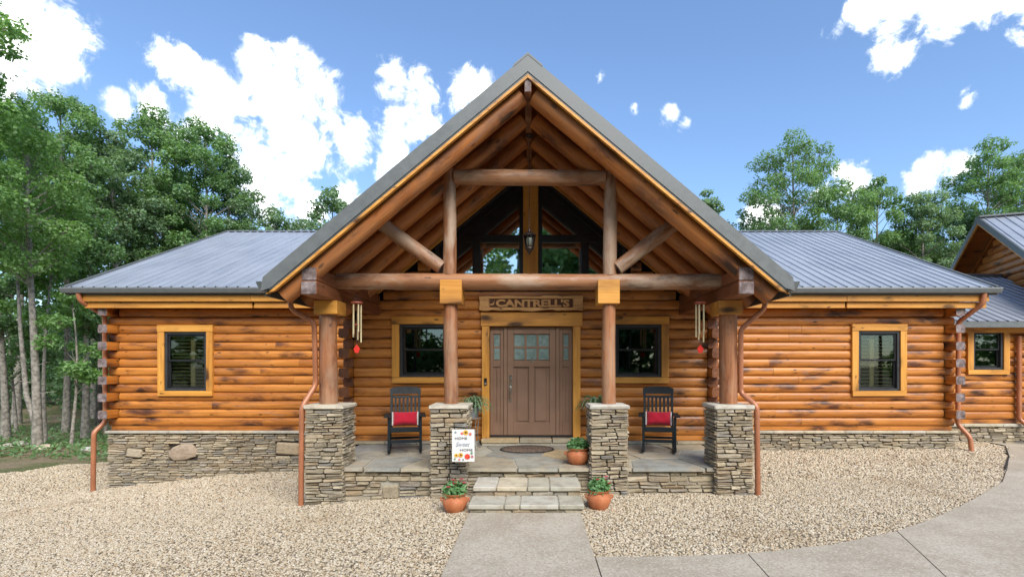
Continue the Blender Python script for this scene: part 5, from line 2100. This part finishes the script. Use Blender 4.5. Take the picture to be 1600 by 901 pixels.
# ------------------------------------------------------------------ trees
def tree_parts(seed, H, cr, cb, ncl, nleaf, leaf, tr, lean=(0, 0), fork=False, clr=0.62, bare=0):
    """returns trunk MB and leaf vertices for a tree of height H with crown radius cr starting at height cb"""
    rg = random.Random(seed)
    w_ = MB()
    pts_, rad = [], []
    n = 8
    ph = rg.uniform(0, 6.28)
    for i in range(n + 1):
        q = i / n
        pts_.append(Vector((lean[0] * q + 0.10 * math.sin(q * 4 + ph), lean[1] * q + 0.10 * math.cos(q * 3 + ph), H * 0.93 * q - (0.15 if i == 0 else 0))))
        rad.append(tr * (1.25 if i == 0 else 1) * (1 - 0.86 * q) + 0.012)
    w_.tube(pts_, rad, 9)

    def on(z_):
        q = max(0, min(0.999, z_ / (H * 0.93))) * n
        i = int(q)
        return pts_[i].lerp(pts_[i + 1], q - i), rad[i] + (rad[i + 1] - rad[i]) * (q - i)
    if fork:
        a, r0 = on(H * 0.07)
        tip = a + Vector((-1.0, 0.3, H * 0.55))
        w_.tube([a, a + Vector((-0.45, 0.1, H * 0.10)), a + Vector((-0.75, 0.2, H * 0.30)), tip], [r0 * 0.7, r0 * 0.55, r0 * 0.4, 0.03], 7)
    cl = []
    tries = 0
    while len(cl) < ncl and tries < 6000:
        tries += 1
        q = rg.random()
        z_ = cb + (H - cb) * q
        prof = (math.sin(math.pi * min(1, (q * 0.86 + 0.14))) ** 0.72)
        r_ = cr * prof * math.sqrt(rg.uniform(0.10, 1.0)) * rg.uniform(0.75, 1.08)
        an = rg.uniform(0, 6.283)
        c0, _ = on(z_)
        c_ = Vector((c0.x + r_ * math.cos(an), c0.y + r_ * math.sin(an), z_))
        rr_ = clr * rg.uniform(0.65, 1.25)
        if any((c_ - o_[0]).length < 0.62 * (rr_ + o_[1]) * 0.75 for o_ in cl):
            continue
        cl.append((c_, rr_))
    for (c_, rr_) in cl:
        a, r0 = on(max(cb * 0.75, c_.z - (0.35 + 0.5 * (c_ - on(c_.z)[0]).length)))
        mid = a.lerp(c_, 0.55) + Vector((rg.uniform(-0.1, 0.1), rg.uniform(-0.1, 0.1), rg.uniform(0.0, 0.2)))
        w_.tube([a, mid, c_], [min(r0 * 0.45, 0.075), min(0.035, r0 * 0.3), 0.010], 5, False)
        for k_ in range(2):
            e_ = c_ + Vector((rg.uniform(-1, 1), rg.uniform(-1, 1), rg.uniform(-0.3, 0.8))) * rr_ * 0.8
            w_.tube([mid.lerp(c_, 0.6), e_], [0.016, 0.006], 4, False)
    for k_ in range(bare):
        z_ = rg.uniform(1.5, cb)
        a, r0 = on(z_)
        an = rg.uniform(0, 6.28)
        e_ = a + Vector((math.cos(an), math.sin(an), rg.uniform(-0.1, 0.4))) * rg.uniform(0.4, 1.0)
        w_.tube([a, e_], [0.018, 0.005], 4, False)
    tot = sum(c_[1] ** 2 for c_ in cl)
    vs_ = []
    for i, (c_, rr_) in enumerate(cl):
        k_ = max(30, int(nleaf * rr_ ** 2 / tot))

        def fn(rg_, nn):
            d = rg_.normal(size=(nn, 3))
            d /= np.linalg.norm(d, axis=1)[:, None]
            # leaves gather in sprays on the outside of the clump
            f = rg_.uniform(0.35, 1.0, nn) ** 0.55 * (0.80 + 0.35 * np.sin(d[:, 0] * 5 + i) * np.cos(d[:, 1] * 4 + 2 * i))
            P = d * f[:, None] * rr_ * np.array([1.1, 1.1, 0.72]) + np.array(c_)
            return P, d * 0.7
        vs_.append(leaf_cloud(k_, fn, leaf, seed * 131 + i, 0.55))
    return w_, np.concatenate(vs_)


def make_tree(name, label, loc, seed, H, cr, cb, ncl, nleaf, leaf, tr, leafm='leaf_oak', barkm='bark_pale', group='trees round the house', **kw):
    t = thing(name, label, 'tree', loc, 0, group)
    w_, lv = tree_parts(seed, H, cr, cb, ncl, nleaf, leaf, tr, **kw)
    b = T(*loc)
    w_.build('trunk', barkm, t, 60, b)
    place(bpy.data.objects.new('crown', leaf_mesh('crown', lv, [leafm])), t, b)
    return t


def spot(px, d):
    x = (px - 834) * d / 800
    return (x, d, gz(x, d) - 0.05)


def tree_at(px, topy, d, crpx, basey, label, seed, leafm='leaf_oak', barkm='bark_pale', name='broadleaf_tree', dens=1.0, leaf=0.105, tr=0.13, ncl=None, **kw):
    """a tree whose foot stands at bearing px, distance d; its height and spread in metres follow from the distance"""
    loc = spot(px, d)
    H = CZ + (570 - topy) * d / 800 - loc[2]
    cb = max(0.8, CZ + (570 - basey) * d / 800 - loc[2])
    cr = crpx * d / 800
    ncl = ncl or int(max(10, 7.0 * cr ** 1.4 * (H - cb) ** 0.8 * 0.62))
    nl = int(dens * 270 * ncl * (0.17 / leaf) ** 1.45)
    return make_tree(name, label, loc, seed, H, cr, cb, ncl, nl, leaf, tr, leafm, barkm, **kw)


# left of the house
tree_at(-75, -70, 14, 105, 345, 'tree cut off by the left edge, its leaves reaching in before the clouds', 101, 'leaf_bright', dens=0.8)
tree_at(52, 190, 16.8, 88, 420, 'pale-barked forked tree standing foremost at the gravel edge on the left', 102, 'leaf_bright', tr=0.125, fork=True, bare=6, dens=0.7)
tree_at(100, 142, 21, 88, 380, 'tall tree at far left with a broad rounded crown against the cloud', 103, 'leaf_oak', tr=0.12)
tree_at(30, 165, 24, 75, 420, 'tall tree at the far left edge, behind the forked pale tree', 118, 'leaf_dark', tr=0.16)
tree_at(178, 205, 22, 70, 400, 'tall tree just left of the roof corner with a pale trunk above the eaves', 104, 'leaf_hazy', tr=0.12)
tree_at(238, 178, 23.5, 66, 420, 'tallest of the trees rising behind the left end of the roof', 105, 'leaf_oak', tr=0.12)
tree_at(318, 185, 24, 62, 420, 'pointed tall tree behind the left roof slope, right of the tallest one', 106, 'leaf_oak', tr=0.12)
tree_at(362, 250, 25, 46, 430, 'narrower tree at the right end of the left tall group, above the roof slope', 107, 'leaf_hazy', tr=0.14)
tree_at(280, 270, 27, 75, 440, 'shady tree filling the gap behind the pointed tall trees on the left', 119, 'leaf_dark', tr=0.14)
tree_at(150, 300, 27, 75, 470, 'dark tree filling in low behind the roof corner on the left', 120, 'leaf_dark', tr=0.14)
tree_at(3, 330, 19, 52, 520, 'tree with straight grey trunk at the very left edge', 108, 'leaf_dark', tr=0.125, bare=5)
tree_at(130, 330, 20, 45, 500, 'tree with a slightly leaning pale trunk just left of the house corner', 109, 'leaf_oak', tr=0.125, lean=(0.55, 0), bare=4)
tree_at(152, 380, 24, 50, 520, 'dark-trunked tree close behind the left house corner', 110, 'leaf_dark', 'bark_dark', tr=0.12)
tree_at(113, 455, 17.4, 46, 612, 'slim sapling with a low leafy crown left of the downspout', 111, 'leaf_bright', name='sapling', tr=0.045, leaf=0.105, dens=0.6, clr=0.42)
tree_at(75, 372, 18.2, 50, 520, 'young maple with layered bright leaves behind the forked pale tree', 112, 'leaf_bright', name='young_tree', tr=0.06, leaf=0.15, dens=0.6, clr=0.5)
tree_at(160, 460, 20.5, 38, 610, 'small bushy tree tucked behind the left house corner', 113, 'leaf_oak', name='young_tree', tr=0.05, leaf=0.105, dens=0.6, clr=0.45)
tree_at(22, 440, 21, 46, 600, 'low leafy young tree among the dark trunks at far left', 114, 'leaf_oak', name='young_tree', tr=0.05, dens=0.6, clr=0.5)
# behind the roof
tree_at(430, 330, 33, 30, 420, 'small distant treetop just above the roof ridge, leftmost of three', 115, 'leaf_hazy', leaf=0.16, tr=0.12)
tree_at(472, 337, 34, 26, 420, 'small distant treetop just above the roof ridge, middle of three', 116, 'leaf_hazy', leaf=0.16, tr=0.12)
tree_at(522, 297, 32, 36, 420, 'taller distant treetop touching the left slope of the porch gable', 117, 'leaf_hazy', leaf=0.16, tr=0.13)
tree_at(1108, 297, 31, 34, 420, 'rounded treetop touching the right slope of the porch gable', 201, 'leaf_hazy', leaf=0.15, tr=0.13)
tree_at(1178, 318, 31, 36, 420, 'low airy treetop above the right ridge, left of the tallest tree there', 202, 'leaf_hazy', leaf=0.13, tr=0.12, dens=0.5)
tree_at(1240, 214, 28, 76, 370, 'tallest airy tree behind the right roof, its limbs showing through', 203, 'leaf_oak', leaf=0.105, tr=0.12, dens=0.55)
tree_at(1310, 285, 27, 52, 400, 'full tree just right of the tallest airy tree behind the right roof', 204, 'leaf_oak', leaf=0.105, tr=0.14, dens=0.8)
tree_at(1372, 280, 28, 52, 420, 'dense tree in the middle of the row behind the right roof slope', 205, 'leaf_oak', leaf=0.105, tr=0.125)
tree_at(1440, 298, 27, 52, 440, 'dense tree above the lower right roof slope, left of the garage', 206, 'leaf_hazy', leaf=0.105, tr=0.125)
tree_at(1545, 222, 28, 68, 400, 'tall tree behind the garage gable', 207, 'leaf_oak', leaf=0.105, tr=0.12, dens=0.75)
tree_at(1625, 225, 29, 62, 400, 'tall tree cut off by the right edge behind the garage roof', 208, 'leaf_oak', leaf=0.105, tr=0.12, dens=0.8)
tree_at(1490, 320, 29, 50, 460, 'shorter dense tree directly left of the garage gable', 209, 'leaf_dark', leaf=0.105, tr=0.14)
tree_at(1405, 360, 30, 62, 470, 'low bright bushy tree against the right roof slope', 210, 'leaf_bright', leaf=0.105, tr=0.10)


# far woods that read as one mass
def woods(label, name, boxes, nl, leaf, ntr, seed, leafm, hmin, hmax):
    rg = np.random.default_rng(seed)
    w_ = MB()
    P = []
    for (x0, x1, y0, y1, f) in boxes:
        m_ = max(1, int(ntr * f))
        for k_ in range(m_):
            x, y = rg.uniform(x0, x1), rg.uniform(y0, y1)
            h_ = rg.uniform(hmin, hmax)
            r_ = rg.uniform(0.06, 0.16)
            z_ = gz(x, y) - 0.1
            w_.tube([(x, y, z_), (x + rg.uniform(-0.3, 0.3), y, z_ + h_ * 0.5), (x + rg.uniform(-0.5, 0.5), y, z_ + h_ * 0.9)], [r_, r_ * 0.7, 0.02], 6, False)
            for c_ in range(9):
                cc_ = np.array([x + rg.normal() * 1.1, y + rg.normal() * 1.1, z_ + h_ * rg.uniform(0.06, 1.0)])
                n_ = int(nl * f / (m_ * 9))
                d = rg.normal(size=(n_, 3))
                d /= np.linalg.norm(d, axis=1)[:, None]
                P.append(cc_ + d * rg.uniform(0.4, 1.0, n_)[:, None] ** 0.5 * np.array([1.25, 1.25, 0.8]) * rg.uniform(0.7, 1.2))
    P = np.concatenate(P)
    lv = leaf_cloud(len(P), lambda r_, n_: (P, None), leaf, seed, 0.4)
    t = place(bpy.data.objects.new(name, leaf_mesh(name, lv, [leafm])))
    t['kind'] = 'stuff'
    t['label'] = label
    t['category'] = 'woods'
    # trunks of the same wood
    w_.build('trunks', 'bark_dark', t, 60)
    return t


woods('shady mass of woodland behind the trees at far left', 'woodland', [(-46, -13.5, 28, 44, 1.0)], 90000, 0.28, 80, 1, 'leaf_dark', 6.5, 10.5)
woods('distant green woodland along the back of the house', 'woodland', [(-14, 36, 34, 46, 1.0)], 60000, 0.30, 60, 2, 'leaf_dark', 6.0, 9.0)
woods('woodland across the drive, seen only mirrored in the windows', 'woodland', [(-14, 14, -22, -15, 0.45), (-52, -14, -26, -15, 0.28), (14, 52, -26, -15, 0.28)], 170000, 0.38, 150, 3, 'leaf_oak', 11.0, 18.0)

# low growth and stones along the edge of the wood
rg = np.random.default_rng(9)
n_ = 9000
xx = rg.uniform(-34, -10.2, n_)
yy = 15.2 + np.abs(rg.normal(size=n_)) * 4.5
ok = np.array([not is_gravel(a, b) for a, b in zip(xx, yy)])
xx, yy = xx[ok], yy[ok]
zz = np.array([gz(a, b) for a, b in zip(xx, yy)]) + rg.uniform(-0.02, 0.16, len(xx))
lv = leaf_cloud(len(xx), lambda r_, m_: (np.stack([xx, yy, zz], 1), None), 0.14, 5, 0.2, 0.3)
uo = place(bpy.data.objects.new('undergrowth', leaf_mesh('undergrowth', lv, ['leaf_oak'])))
uo['kind'] = 'stuff'
uo['label'] = 'low weeds and grass along the edge of the wood at left'
uo['category'] = 'undergrowth'
rk = random.Random(31)
for i, (px, d, s_, lab) in enumerate(((8, 17.2, 0.20, 'flat grey rock at the far left edge of the gravel'), (30, 17.6, 0.24, 'largest pale rock at the wood edge, left of the forked tree'),
                                      (75, 16.9, 0.26, 'low pale rock right beside the foot of the forked tree'), (95, 17.5, 0.17, 'small rock between the forked tree and the sapling'),
                                      (138, 16.8, 0.18, 'small rounded rock near the left downspout'))):
    bm = bmesh.new()
    bmesh.ops.create_icosphere(bm, subdivisions=2, radius=1.0)
    for v in bm.verts:
        v.co *= rk.uniform(0.82, 1.12)
        v.co.z *= 0.55
        v.co.x *= 1.4
    me = bpy.data.meshes.new('rock')
    bm.to_mesh(me)
    bm.free()
    me.materials.append(M['step_stone'])
    p = spot(px, d)
    o = place(bpy.data.objects.new('rock', me), None, T(p[0], p[1], p[2] + 0.06) @ Matrix.Rotation(rk.uniform(0, 6), 4, 'Z') @ Matrix.Scale(s_, 4))
    tag(o, lab, 'rock', 'rocks along the wood edge')
